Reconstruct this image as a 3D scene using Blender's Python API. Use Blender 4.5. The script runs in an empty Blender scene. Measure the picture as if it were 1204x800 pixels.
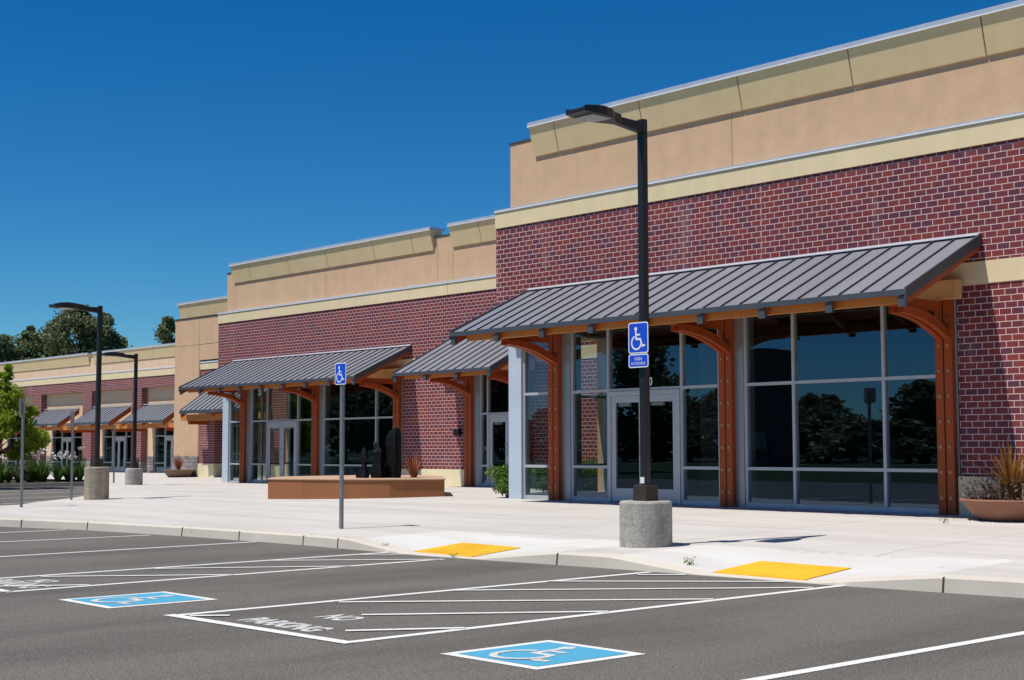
import bpy, bmesh, math, random
from mathutils import Vector, Matrix
random.seed(7)
C = bpy.context.scene.collection
R = math.radians
PI = math.pi

# ------------------------------------------------------------------ materials
def new_mat(name):
    m = bpy.data.materials.new(name); m.use_nodes = True
    nt = m.node_tree; nt.nodes.clear()
    out = nt.nodes.new('ShaderNodeOutputMaterial')
    return m, nt, out

def N(nt, typ, **kw):
    n = nt.nodes.new(typ)
    for k, v in kw.items():
        if k.startswith('i_'):
            key = k[2:]
            key = int(key) if key.isdigit() else key.replace('_', ' ')
            n.inputs[key].default_value = v
        else:
            setattr(n, k, v)
    return n

def rgb(c): return (c[0], c[1], c[2], 1.0)

def ramp(nt, stops):
    n = nt.nodes.new('ShaderNodeValToRGB')
    el = n.color_ramp.elements
    while len(el) > 1: el.remove(el[-1])
    el[0].position = stops[0][0]; el[0].color = rgb(stops[0][1])
    for p, c in stops[1:]:
        e = el.new(p); e.color = rgb(c)
    return n

def mixc(nt, fac, a, b, mode='MIX'):
    n = nt.nodes.new('ShaderNodeMix'); n.data_type = 'RGBA'; n.blend_type = mode
    for sock, v in ((n.inputs[0], fac), (n.inputs[6], a), (n.inputs[7], b)):
        if hasattr(v, 'is_linked') or hasattr(v, 'links'): nt.links.new(v, sock)
        else: sock.default_value = v if isinstance(v, (int, float)) else rgb(v)
    return n.outputs[2]

def principled(nt, out, color=None, rough=.8, metal=0., spec=.3, bump=None, bstr=.3, bdist=.01):
    p = nt.nodes.new('ShaderNodeBsdfPrincipled')
    p.inputs['Roughness'].default_value = rough
    p.inputs['Metallic'].default_value = metal
    p.inputs['Specular IOR Level'].default_value = spec
    if color is not None:
        if hasattr(color, 'links'): nt.links.new(color, p.inputs['Base Color'])
        else: p.inputs['Base Color'].default_value = rgb(color)
    if bump is not None:
        b = nt.nodes.new('ShaderNodeBump'); b.inputs['Strength'].default_value = bstr
        b.inputs['Distance'].default_value = bdist
        nt.links.new(bump, b.inputs['Height']); nt.links.new(b.outputs[0], p.inputs['Normal'])
    nt.links.new(p.outputs[0], out.inputs[0])
    return p

def coords(nt):
    return nt.nodes.new('ShaderNodeNewGeometry').outputs['Position']

def noise(nt, vec, scale, detail=4, rough=.6, stretch=None):
    if stretch:
        mp = nt.nodes.new('ShaderNodeMapping'); mp.inputs['Scale'].default_value = stretch
        nt.links.new(vec, mp.inputs[0]); vec = mp.outputs[0]
    n = N(nt, 'ShaderNodeTexNoise'); n.inputs['Scale'].default_value = scale
    n.inputs['Detail'].default_value = detail; n.inputs['Roughness'].default_value = rough
    nt.links.new(vec, n.inputs['Vector'])
    return n.outputs['Fac']

def simple(name, col, rough=.6, metal=0., spec=.4, var=.12, scale=6., bstr=.0, stretch=None, detail=5):
    m, nt, out = new_mat(name)
    v = coords(nt); f = noise(nt, v, scale, detail, .6, stretch)
    r = ramp(nt, [(.3, [c*(1-var) for c in col]), (.7, [min(1, c*(1+var)) for c in col])])
    nt.links.new(f, r.inputs[0])
    fine = noise(nt, v, scale*12, 3) if bstr else None
    principled(nt, out, r.outputs[0], rough, metal, spec, fine, bstr, .004)
    return m

def make_brick():
    m, nt, out = new_mat('brick')
    geo = nt.nodes.new('ShaderNodeNewGeometry')
    sp = nt.nodes.new('ShaderNodeSeparateXYZ'); nt.links.new(geo.outputs['Position'], sp.inputs[0])
    sn = nt.nodes.new('ShaderNodeSeparateXYZ'); nt.links.new(geo.outputs['True Normal'], sn.inputs[0])
    ab = N(nt, 'ShaderNodeMath', operation='ABSOLUTE'); nt.links.new(sn.outputs[0], ab.inputs[0])
    gt = N(nt, 'ShaderNodeMath', operation='GREATER_THAN'); nt.links.new(ab.outputs[0], gt.inputs[0]); gt.inputs[1].default_value = .6
    mx = nt.nodes.new('ShaderNodeMix'); nt.links.new(gt.outputs[0], mx.inputs[0])
    nt.links.new(sp.outputs[0], mx.inputs[2]); nt.links.new(sp.outputs[1], mx.inputs[3])
    cb = nt.nodes.new('ShaderNodeCombineXYZ')
    nt.links.new(mx.outputs[0], cb.inputs[0]); nt.links.new(sp.outputs[2], cb.inputs[1])
    b = nt.nodes.new('ShaderNodeTexBrick'); nt.links.new(cb.outputs[0], b.inputs['Vector'])
    b.offset = .5; b.squash = 1
    b.inputs['Scale'].default_value = 1; b.inputs['Brick Width'].default_value = .2032
    b.inputs['Row Height'].default_value = .1016; b.inputs['Mortar Size'].default_value = .0060
    b.inputs['Mortar Smooth'].default_value = .1; b.inputs['Bias'].default_value = 0
    b.inputs['Color1'].default_value = (0, 0, 0, 1); b.inputs['Color2'].default_value = (1, 1, 1, 1)
    b.inputs['Mortar'].default_value = (.5, .5, .5, 1)
    r = ramp(nt, [(0, (.098, .027, .050)), (.3, (.135, .027, .042)), (.55, (.160, .029, .039)), (.8, (.185, .032, .034)), (1, (.205, .038, .030))])
    nt.links.new(b.outputs['Color'], r.inputs[0])
    v = geo.outputs['Position']
    big = noise(nt, v, 1.1, 4); fine = noise(nt, v, 60, 3)
    c = mixc(nt, .5, r.outputs[0], mixc(nt, fine, (.5, .5, .5), (1.5, 1.5, 1.5)), 'MULTIPLY')
    c2 = mixc(nt, .55, c, mixc(nt, big, (.55, .5, .6), (1.5, 1.4, 1.35)), 'MULTIPLY')
    # pale lime bloom on patches of the brick
    st = noise(nt, v, .9, 6, .7, (1.4, 1.4, .45))
    sr = ramp(nt, [(.55, (0, 0, 0)), (.76, (.38, .38, .38))]); nt.links.new(st, sr.inputs[0])
    c3 = mixc(nt, sr.outputs[0], c2, (.36, .28, .28))
    mor = mixc(nt, fine, (.60, .42, .38), (.76, .57, .51))
    col = mixc(nt, b.outputs['Fac'], c3, mor)
    inv = N(nt, 'ShaderNodeMath', operation='SUBTRACT'); inv.inputs[0].default_value = 1; nt.links.new(b.outputs['Fac'], inv.inputs[1])
    principled(nt, out, col, .72, 0, .35, inv.outputs[0], .5, .006)
    return m

def make_stucco(name, col, var=.12, dirt=.26):
    m, nt, out = new_mat(name)
    v = coords(nt)
    a = noise(nt, v, 2.6, 7, .68); s = noise(nt, v, 1.2, 5, .6, (2.2, 2.2, .22)); f = noise(nt, v, 30, 4)
    c = mixc(nt, a, [x*(1-var) for x in col], [min(1, x*(1+var)) for x in col])
    c = mixc(nt, dirt, c, mixc(nt, s, [x*.45 for x in col], [min(1, x*1.25) for x in col]))
    c = mixc(nt, .2, c, mixc(nt, f, (.6, .6, .6), (1.3, 1.3, 1.3)), 'MULTIPLY')
    principled(nt, out, c, .9, 0, .15, f, .35, .006)
    return m

def make_concrete(name, col, joints=False, var=.10):
    m, nt, out = new_mat(name)
    v = coords(nt)
    a = noise(nt, v, .45, 7, .65); st = noise(nt, v, .5, 6, .65, (.35, 2.6, 1)); f = noise(nt, v, 90, 3)
    c = mixc(nt, a, [x*(1-var) for x in col], [min(1, x*(1+var*.8)) for x in col])
    sr = ramp(nt, [(.35, (.86, .84, .82)), (.6, (1.02, 1.02, 1.02))]); nt.links.new(st, sr.inputs[0])
    c = mixc(nt, .8, c, sr.outputs[0], 'MULTIPLY')
    c = mixc(nt, .18, c, mixc(nt, f, (.55, .55, .55), (1.3, 1.3, 1.3)), 'MULTIPLY')
    # scattered dark spots (gum, oil)
    vo = N(nt, 'ShaderNodeTexVoronoi'); vo.inputs['Scale'].default_value = 1.1; nt.links.new(v, vo.inputs['Vector'])
    vr = ramp(nt, [(.018, (.45, .45, .45)), (.05, (1, 1, 1))]); nt.links.new(vo.outputs['Distance'], vr.inputs[0])
    c = mixc(nt, .7, c, vr.outputs[0], 'MULTIPLY')
    if joints:
        sp = nt.nodes.new('ShaderNodeSeparateXYZ'); nt.links.new(v, sp.inputs[0])
        tot = None
        for ax, per, off in ((0, 3.05, .4), (1, 2.6, 1.55)):
            ad = N(nt, 'ShaderNodeMath', operation='ADD'); nt.links.new(sp.outputs[ax], ad.inputs[0]); ad.inputs[1].default_value = 200*per+off
            md = N(nt, 'ShaderNodeMath', operation='MODULO'); nt.links.new(ad.outputs[0], md.inputs[0]); md.inputs[1].default_value = per
            lt = N(nt, 'ShaderNodeMath', operation='LESS_THAN'); nt.links.new(md.outputs[0], lt.inputs[0]); lt.inputs[1].default_value = .017
            if tot is None: tot = lt.outputs[0]
            else:
                mxn = N(nt, 'ShaderNodeMath', operation='MAXIMUM'); nt.links.new(tot, mxn.inputs[0]); nt.links.new(lt.outputs[0], mxn.inputs[1]); tot = mxn.outputs[0]
        c = mixc(nt, tot, c, [x*.44 for x in col])
    principled(nt, out, c, .85, 0, .2, f, .25, .004)
    return m

def make_cast(name, col):
    m, nt, out = new_mat(name)
    v = coords(nt); a = noise(nt, v, 3.5, 7, .7); b = noise(nt, v, 26, 5, .75); st = noise(nt, v, 7, 5, .7, (1, 1, .12)); h = noise(nt, v, 9, 3, .6, (.2, .2, 2.2))
    c = mixc(nt, a, [x*.68 for x in col], [x*1.22 for x in col])
    for f, k in ((b, .65), (st, .55), (h, .3)):
        r = ramp(nt, [(.3, (.55, .54, .52)), (.7, (1.3, 1.3, 1.3))]); nt.links.new(f, r.inputs[0]); c = mixc(nt, k, c, r.outputs[0], 'MULTIPLY')
    principled(nt, out, c, .9, 0, .15, b, .8, .012)
    return m

def make_asphalt():
    m, nt, out = new_mat('asphalt')
    v = coords(nt)
    a = noise(nt, v, .35, 6, .6); f = noise(nt, v, 62, 4, .85); g = noise(nt, v, 17, 5, .8)
    tr = noise(nt, v, .7, 5, .6, (1, .22, 1))
    c = mixc(nt, a, (.108, .100, .088), (.146, .136, .120))
    fr = ramp(nt, [(.37, (.2, .2, .2)), (.5, (1, 1, 1)), (.63, (2.7, 2.6, 2.45))]); nt.links.new(f, fr.inputs[0])
    c = mixc(nt, .75, c, fr.outputs[0], 'MULTIPLY')
    gr = ramp(nt, [(.3, (.62, .62, .62)), (.7, (1.32, 1.32, 1.32))]); nt.links.new(g, gr.inputs[0])
    c = mixc(nt, .6, c, gr.outputs[0], 'MULTIPLY')
    tt = ramp(nt, [(.38, (.70, .70, .70)), (.55, (1.05, 1.05, 1.05))]); nt.links.new(tr, tt.inputs[0])
    c = mixc(nt, .7, c, tt.outputs[0], 'MULTIPLY')
    # oil spots
    vo = N(nt, 'ShaderNodeTexVoronoi'); vo.inputs['Scale'].default_value = .55; nt.links.new(v, vo.inputs['Vector'])
    vr = ramp(nt, [(.02, (.6, .6, .6)), (.09, (1, 1, 1))]); nt.links.new(vo.outputs['Distance'], vr.inputs[0])
    c = mixc(nt, .6, c, vr.outputs[0], 'MULTIPLY')
    principled(nt, out, c, .88, 0, .25, f, .6, .006)
    return m

def make_paint(name, col, worn=.5):
    m, nt, out = new_mat(name)
    v = coords(nt); f = noise(nt, v, 70, 4, .75); a = noise(nt, v, 2.2, 4)
    r = ramp(nt, [(.38, (.14, .13, .12)), (.45, col)]); nt.links.new(f, r.inputs[0])
    c = mixc(nt, worn, col, r.outputs[0])
    c = mixc(nt, .35, c, mixc(nt, a, (.75, .75, .75), (1.12, 1.12, 1.12)), 'MULTIPLY')
    principled(nt, out, c, .75, 0, .3, f, .3, .003)
    return m

def make_glass(name='window_glass', tint=(.86, .89, .87), refl=.025):
    m, nt, out = new_mat(name)
    tr = N(nt, 'ShaderNodeBsdfTransparent'); tr.inputs[0].default_value = rgb(tint)
    gl = N(nt, 'ShaderNodeBsdfGlossy'); gl.inputs['Roughness'].default_value = .0; gl.inputs[0].default_value = (.48, .68, 1, 1)
    v = coords(nt); nz = noise(nt, v, .8, 2)
    b = nt.nodes.new('ShaderNodeBump'); b.inputs['Strength'].default_value = .05; b.inputs['Distance'].default_value = .02
    nt.links.new(nz, b.inputs['Height']); nt.links.new(b.outputs[0], gl.inputs['Normal'])
    fr = N(nt, 'ShaderNodeFresnel')
    gb = nt.nodes.new('ShaderNodeNewGeometry'); io = nt.nodes.new('ShaderNodeMix')
    nt.links.new(gb.outputs['Backfacing'], io.inputs[0]); io.inputs[2].default_value = 1.5; io.inputs[3].default_value = 1/1.5
    nt.links.new(io.outputs[0], fr.inputs[0])
    ad = N(nt, 'ShaderNodeMath', operation='ADD'); ad.use_clamp = True
    nt.links.new(fr.outputs[0], ad.inputs[0]); ad.inputs[1].default_value = refl
    mx = nt.nodes.new('ShaderNodeMixShader')
    nt.links.new(ad.outputs[0], mx.inputs[0]); nt.links.new(tr.outputs[0], mx.inputs[1]); nt.links.new(gl.outputs[0], mx.inputs[2])
    nt.links.new(mx.outputs[0], out.inputs[0])
    return m

def make_leaf(name, dark, light, trans=.35, scale=1.3, rough=.55):
    m, nt, out = new_mat(name)
    v = coords(nt); a = noise(nt, v, scale, 3); f = noise(nt, v, 23, 2)
    c = mixc(nt, a, dark, light)
    c = mixc(nt, .6, c, mixc(nt, f, (.45, .5, .4), (1.6, 1.55, 1.4)), 'MULTIPLY')
    p = nt.nodes.new('ShaderNodeBsdfPrincipled'); p.inputs['Roughness'].default_value = rough
    p.inputs['Specular IOR Level'].default_value = .35
    nt.links.new(c, p.inputs['Base Color'])
    t = N(nt, 'ShaderNodeBsdfTranslucent'); nt.links.new(c, t.inputs[0])
    mx = nt.nodes.new('ShaderNodeMixShader'); mx.inputs[0].default_value = trans
    nt.links.new(p.outputs[0], mx.inputs[1]); nt.links.new(t.outputs[0], mx.inputs[2])
    nt.links.new(mx.outputs[0], out.inputs[0])
    return m

def make_timber(name, dark, light):
    m, nt, out = new_mat(name)
    v = coords(nt)
    a = noise(nt, v, 3.2, 6, .65, (6, 6, .5)); f = noise(nt, v, 16, 5, .7, (7, 7, .35)); b = noise(nt, v, 1.3, 2)
    c = mixc(nt, a, dark, light)
    c = mixc(nt, .8, c, mixc(nt, f, (.40, .38, .36), (1.6, 1.6, 1.6)), 'MULTIPLY')
    c = mixc(nt, .3, c, mixc(nt, b, (.6, .55, .5), (1.3, 1.3, 1.3)), 'MULTIPLY')
    principled(nt, out, c, .5, 0, .35, f, .25, .004)
    return m

def make_stone():
    m, nt, out = new_mat('ledgestone')
    geo = nt.nodes.new('ShaderNodeNewGeometry')
    sp = nt.nodes.new('ShaderNodeSeparateXYZ'); nt.links.new(geo.outputs['Position'], sp.inputs[0])
    sm = N(nt, 'ShaderNodeMath', operation='ADD'); nt.links.new(sp.outputs[0], sm.inputs[0]); nt.links.new(sp.outputs[1], sm.inputs[1])
    cb = nt.nodes.new('ShaderNodeCombineXYZ'); nt.links.new(sm.outputs[0], cb.inputs[0]); nt.links.new(sp.outputs[2], cb.inputs[1])
    b = nt.nodes.new('ShaderNodeTexBrick'); nt.links.new(cb.outputs[0], b.inputs['Vector'])
    b.offset = .37; b.inputs['Scale'].default_value = 1; b.inputs['Brick Width'].default_value = .34; b.inputs['Row Height'].default_value = .17
    b.inputs['Mortar Size'].default_value = .012
    b.inputs['Color1'].default_value = (.20, .17, .16, 1); b.inputs['Color2'].default_value = (.36, .32, .30, 1); b.inputs['Mortar'].default_value = (.12, .11, .10, 1)
    f = noise(nt, geo.outputs['Position'], 18, 4)
    c = mixc(nt, .5, b.outputs['Color'], mixc(nt, f, (.5, .5, .5), (1.5, 1.5, 1.5)), 'MULTIPLY')
    principled(nt, out, c, .85, 0, .2, f, .6, .02)
    return m

M = {}
M['brick'] = make_brick()
M['stucco_tan'] = make_stucco('stucco_tan', (.62, .415, .262), .24)
M['stucco_light'] = make_stucco('stucco_light', (.72, .52, .35))
M['stucco_yellow'] = make_stucco('stucco_yellow', (.75, .615, .385))
M['stucco_olive'] = make_stucco('stucco_olive', (.80, .615, .345))
M['stucco_base'] = make_stucco('stucco_base', (.78, .68, .44), .10, .25)
M['joint'] = simple('joint_sealant', (.42, .32, .28), .8)
M['dark_gap'] = simple('dark_gap', (.10, .07, .05), .9)
M['flashing'] = simple('flashing_metal', (.50, .52, .57), .4, .3, .5, .08, 3)
M['drip'] = simple('bright_drip_edge', (.78, .78, .80), .4, .1, .5, .05, 3)
M['roof'] = simple('roof_metal', (.225, .23, .26), .45, .2, .5, .10, 1.2, 0, (1, .3, .3))
M['roof_edge'] = simple('roof_edge_metal', (.065, .075, .090), .5, .2, .4, .1, 2)
M['timber'] = make_timber('stained_timber', (.27, .043, .006), (.42, .083, .012))
M['timber_orange'] = make_timber('orange_timber', (.44, .14, .022), (.60, .23, .045))
M['timber_end'] = make_timber('pale_timber', (.60, .33, .12), (.72, .43, .18))
M['bolt'] = simple('bolt_metal', (.42, .22, .12), .45, .3)
M['alu'] = simple('anodised_aluminium', (.42, .42, .44), .42, .35, .5, .06, 2)
M['alu_white'] = simple('pale_aluminium', (.47, .475, .49), .4, .25, .5, .06, 2)
M['alu_panel'] = simple('aluminium_panel', (.34, .345, .36), .36, .5, .5, .08, 2, 0, (1, 1, .2))
M['steel_blue'] = simple('blue_grey_steel', (.48, .55, .64), .5, .15, .4, .05, 2)
M['glass'] = make_glass()
M['interior'] = simple('dark_interior', (.016, .015, .014), .9, 0, .1)  # near-black: the dimness of the rooms is put into the colour
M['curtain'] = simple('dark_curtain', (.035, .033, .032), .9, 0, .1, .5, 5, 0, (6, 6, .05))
M['floor_in'] = simple('interior_floor', (.03, .028, .025), .8, 0, .2)  # dark floor, room shade put into the colour as on the walls
M['roofing'] = simple('flat_roofing', (.35, .35, .34), .9)
M['concrete'] = make_concrete('pavement_concrete', (.57, .54, .50), True)
M['concrete_new'] = make_concrete('ramp_concrete', (.64, .625, .595), False, .05)
M['kerb'] = make_concrete('kerb_concrete', (.64, .585, .50), False, .12)
M['base_conc'] = make_cast('lamp_base_concrete', (.43, .41, .37))
M['base_conc_tan'] = make_cast('tan_lamp_base_concrete', (.41, .35, .265))
M['asphalt'] = make_asphalt()
M['paint_white'] = make_paint('white_road_paint', (.78, .77, .74), .7)
M['paint_faded'] = make_paint('worn_white_road_paint', (.64, .63, .61), .95)
M['paint_blue'] = make_paint('blue_road_paint', (.075, .36, .54), .2)
M['tactile'] = simple('yellow_tactile', (.83, .46, .02), .6, 0, .35, .08, 3, .1)
M['black_metal'] = simple('black_painted_metal', (.016, .015, .016), .38, .1, .5, .2, 4)
M['brown_metal'] = simple('brown_black_metal', (.045, .034, .026), .5, .1, .4, .2, 4)
M['lens'] = simple('lamp_lens', (.35, .36, .36), .25, 0, .5)
M['galv'] = simple('galvanised_steel', (.22, .235, .25), .5, .5, .5, .15, 8)
M['sign_blue'] = simple('blue_sign_sheet', (.012, .075, .62), .35, 0, .5, .03)
M['sign_white'] = simple('white_sign_sheet', (.80, .81, .82), .4, 0, .5, .03)
M['sign_back'] = simple('sign_back_metal', (.42, .43, .44), .45, .5)
M['fountain'] = make_stucco('brown_stucco', (.35, .145, .066), .34, .5)
M['fountain_top'] = make_stucco('pale_cap', (.50, .33, .22), .12, .2)
M['rock'] = simple('black_basalt', (.006, .006, .007), .45, 0, .18, .6, 9, .8)
M['rock_top'] = simple('weathered_basalt', (.16, .13, .10), .8, 0, .3, .4, 9, .5)
M['terracotta'] = simple('terracotta', (.29, .135, .09), .75, 0, .25, .15, 3, .1)
M['pot_brown'] = simple('brown_pot', (.20, .13, .095), .7, 0, .25, .15, 3, .1)
M['soil'] = simple('soil', (.06, .045, .03), .95, 0, .1, .3, 12, .5)
M['stone'] = make_stone()
M['grass'] = simple('grass_ground', (.035, .058, .020), .9, 0, .1, .35, 1.5)
M['leaf_bright'] = make_leaf('bright_leaves', (.15, .23, .014), (.34, .43, .04), .5)
M['leaf_bush'] = make_leaf('bush_leaves', (.06, .13, .016), (.16, .27, .045), .35, 3)
M['leaf_dark'] = make_leaf('dark_needles', (.085, .125, .060), (.21, .25, .12), .3, .35)
M['leaf_mid'] = make_leaf('mid_leaves', (.090, .125, .055), (.25, .25, .12), .3, .35)
M['leaf_strap'] = make_leaf('strap_leaves', (.035, .09, .012), (.09, .17, .03), .3, 3)
M['leaf_bronze'] = make_leaf('bronze_leaves', (.13, .04, .014), (.45, .23, .06), .25, 9)
M['leaf_dry'] = make_leaf('dry_stems', (.11, .055, .038), (.26, .16, .115), .2, 9)
M['leaf_red'] = make_leaf('red_leaves', (.20, .05, .03), (.40, .13, .06), .25, 9)
M['flower'] = simple('pale_flower', (.78, .72, .70), .8, 0, .1, .1)
M['bark'] = simple('bark', (.07, .05, .035), .9, 0, .1, .3, 8, .5)
M['gravel'] = simple('pebble', (.55, .50, .42), .8, 0, .2, .4, 20)
M['decal'] = simple('white_decal', (.75, .75, .75), .6)

# ------------------------------------------------------------------ mesh builder
class MB:
    def __init__(s): s.v = []; s.f = []; s.mi = []; s.mats = []; s.cur = 0
    def use(s, m):
        if m not in s.mats: s.mats.append(m)
        s.cur = s.mats.index(m); return s
    def poly(s, pts):
        i = len(s.v); s.v += [tuple(p) for p in pts]; s.f.append(tuple(range(i, i+len(pts)))); s.mi.append(s.cur); return s
    def hexa(s, p):  # p: 8 points, bottom 4 ccw, top 4 ccw
        i = len(s.v); s.v += [tuple(q) for q in p]
        for f in ((3, 2, 1, 0), (4, 5, 6, 7), (0, 1, 5, 4), (1, 2, 6, 5), (2, 3, 7, 6), (3, 0, 4, 7)):
            s.f.append(tuple(i+k for k in f)); s.mi.append(s.cur)
        return s
    def box(s, x0, x1, y0, y1, z0, z1):
        return s.hexa([(x0, y0, z0), (x1, y0, z0), (x1, y1, z0), (x0, y1, z0), (x0, y0, z1), (x1, y0, z1), (x1, y1, z1), (x0, y1, z1)])
    def prism_x(s, prof, x0, x1):   # prof: list of (y,z), extruded along X
        n = len(prof); i = len(s.v)
        s.v += [(x0, y, z) for y, z in prof] + [(x1, y, z) for y, z in prof]
        for k in range(n):
            s.f.append((i+k, i+(k+1) % n, i+n+(k+1) % n, i+n+k)); s.mi.append(s.cur)
        s.f.append(tuple(i+k for k in reversed(range(n)))); s.f.append(tuple(i+n+k for k in range(n))); s.mi += [s.cur]*2
        return s
    def prism_z(s, poly, z0, z1):
        n = len(poly); i = len(s.v)
        s.v += [(x, y, z0) for x, y in poly] + [(x, y, z1) for x, y in poly]
        for k in range(n):
            s.f.append((i+k, i+(k+1) % n, i+n+(k+1) % n, i+n+k)); s.mi.append(s.cur)
        s.f.append(tuple(i+k for k in reversed(range(n)))); s.f.append(tuple(i+n+k for k in range(n))); s.mi += [s.cur]*2
        return s
    def lathe(s, prof, n=32, cx=0, cy=0):
        i = len(s.v)
        for r, z in prof:
            for k in range(n):
                a = 2*PI*k/n; s.v.append((cx+r*math.cos(a), cy+r*math.sin(a), z))
        m = len(prof)
        for j in range(m-1):
            for k in range(n):
                s.f.append((i+j*n+k, i+j*n+(k+1) % n, i+(j+1)*n+(k+1) % n, i+(j+1)*n+k)); s.mi.append(s.cur)
        s.f.append(tuple(i+k for k in reversed(range(n)))); s.mi.append(s.cur)
        s.f.append(tuple(i+(m-1)*n+k for k in range(n))); s.mi.append(s.cur)
        return s
    def tube(s, pts, rads, n=8):
        i = len(s.v); P = [Vector(p) for p in pts]
        for j, p in enumerate(P):
            d = (P[min(j+1, len(P)-1)]-P[max(j-1, 0)]).normalized()
            u = d.cross(Vector((0, 0, 1)));
            if u.length < .05: u = d.cross(Vector((1, 0, 0)))
            u.normalize(); w = d.cross(u)
            r = rads[j] if hasattr(rads, '__len__') else rads
            for k in range(n):
                a = 2*PI*k/n; s.v.append(tuple(p+u*(r*math.cos(a))+w*(r*math.sin(a))))
        for j in range(len(P)-1):
            for k in range(n):
                s.f.append((i+j*n+k, i+j*n+(k+1) % n, i+(j+1)*n+(k+1) % n, i+(j+1)*n+k)); s.mi.append(s.cur)
        s.f.append(tuple(i+k for k in range(n))); s.mi.append(s.cur)
        s.f.append(tuple(i+(len(P)-1)*n+k for k in reversed(range(n)))); s.mi.append(s.cur)
        return s
    def build(s, name, parent=None, mat=None, bevel=0, smooth=False, recalc=True):
        me = bpy.data.meshes.new(name)
        me.from_pydata(s.v, [], s.f)
        for m in (s.mats or [mat]): me.materials.append(m)
        me.polygons.foreach_set('material_index', s.mi)
        if recalc:
            bm = bmesh.new(); bm.from_mesh(me); bmesh.ops.recalc_face_normals(bm, faces=bm.faces); bm.to_mesh(me); bm.free()
        if smooth: me.polygons.foreach_set('use_smooth', [True]*len(me.polygons))
        o = bpy.data.objects.new(name, me); C.objects.link(o)
        if parent is not None:
            o.parent = parent
            if parent.get('w'):
                o.matrix_parent_inverse = parent_inv[parent.name]; o['w'] = 1; parent_inv[o.name] = Matrix.Identity(4)
        if bevel:
            b = o.modifiers.new('bevel', 'BEVEL'); b.width = bevel; b.segments = 2; b.limit_method = 'ANGLE'; b.angle_limit = R(40)
        return o

parent_inv = {}
def thing(name, label, cat, loc=(0, 0, 0), group=None, world=False, rz=0):
    o = bpy.data.objects.new(name, None); C.objects.link(o); o.empty_display_size = .3
    o.location = loc; o.rotation_euler = (0, 0, rz)
    o['label'] = label; o['category'] = cat
    if group: o['group'] = group
    if world:                       # parts are modelled in world coordinates
        o['w'] = 1; parent_inv[o.name] = Matrix.Translation(Vector(loc)).inverted()
    return o
def tag(o, label, cat, group=None, kind=None):
    if label: o['label'] = label
    if cat: o['category'] = cat
    if group: o['group'] = group
    if kind: o['kind'] = kind
    return o
kids = {}
def copy_tree(o, parent=None):
    c = o.copy(); C.objects.link(c)
    if parent is not None: c.parent = parent
    for ch in list(o.children): copy_tree(ch, c)
    return c
def dup(o, loc, rz=0, label=None, sc=None):
    c = copy_tree(o); c.location = loc; c.rotation_euler = (0, 0, rz)
    if label: c['label'] = label
    if sc: c.scale = sc if hasattr(sc, '__len__') else (sc, sc, sc)
    return c

# ------------------------------------------------------------------ ground heights
def interp(x, xs, ys):
    if x <= xs[0]: return ys[0]
    for i in range(1, len(xs)):
        if x <= xs[i]:
            t = (x-xs[i-1])/(xs[i]-xs[i-1]); return ys[i-1]+t*(ys[i]-ys[i-1])
    return ys[-1]
GX = [-110, -79, -55, -44, -31, -22, 50]; GY = [-.6, -.55, .32, .41, .82, 1, 1]
KX = [-30.6, -28, -26.1, -24, -21, -18, -15, -12, -9, -7, -4, 60]
KY = [9.7, 10.35, 10.85, 11.45, 11.85, 12.02, 11.98, 12.32, 12.5, 12.75, 12.9, 12.9]
def kerb_y(x): return interp(x, KX, KY)
RAMPS = [(-15.44, -14.18), (-10.56, -9.22)]
FLARE = 1.55
def zbase(x, y): return .15+.22*min(1, max(0, (y-12.3)/8))*interp(x, GX, GY)
def zf(x, y):
    z = zbase(x, y)
    if x < -20 or x > -5 or y > 16: return z
    dy = y-kerb_y(x)
    for a, b in RAMPS:
        d = max(a-x, x-b, 0)
        z = min(z, .016+.088*max(dy, 0)+.15*max(0, d)/FLARE*1.0)
    return z

# ------------------------------------------------------------------ setting
def structure(o): o['kind'] = 'structure'; return o

g = MB().use(M['grass'])
g.poly([(-900, -900, -.06), (900, -900, -.06), (900, 900, -.06), (-900, 900, -.06)])
structure(g.build('ground'))
lot = MB().use(M['asphalt'])
lot.poly([(-70, -9, 0), (60, -9, 0), (60, 14.5, 0), (-26, 14.5, 0), (-26, 30, 0), (-70, 30, 0)])
lot_o = structure(lot.build('parking_lot'))
road = MB().use(M['asphalt']); road.poly([(-300, -75, -.03), (300, -75, -.03), (300, -62, -.03), (-300, -62, -.03)])
structure(road.build('road'))

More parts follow.
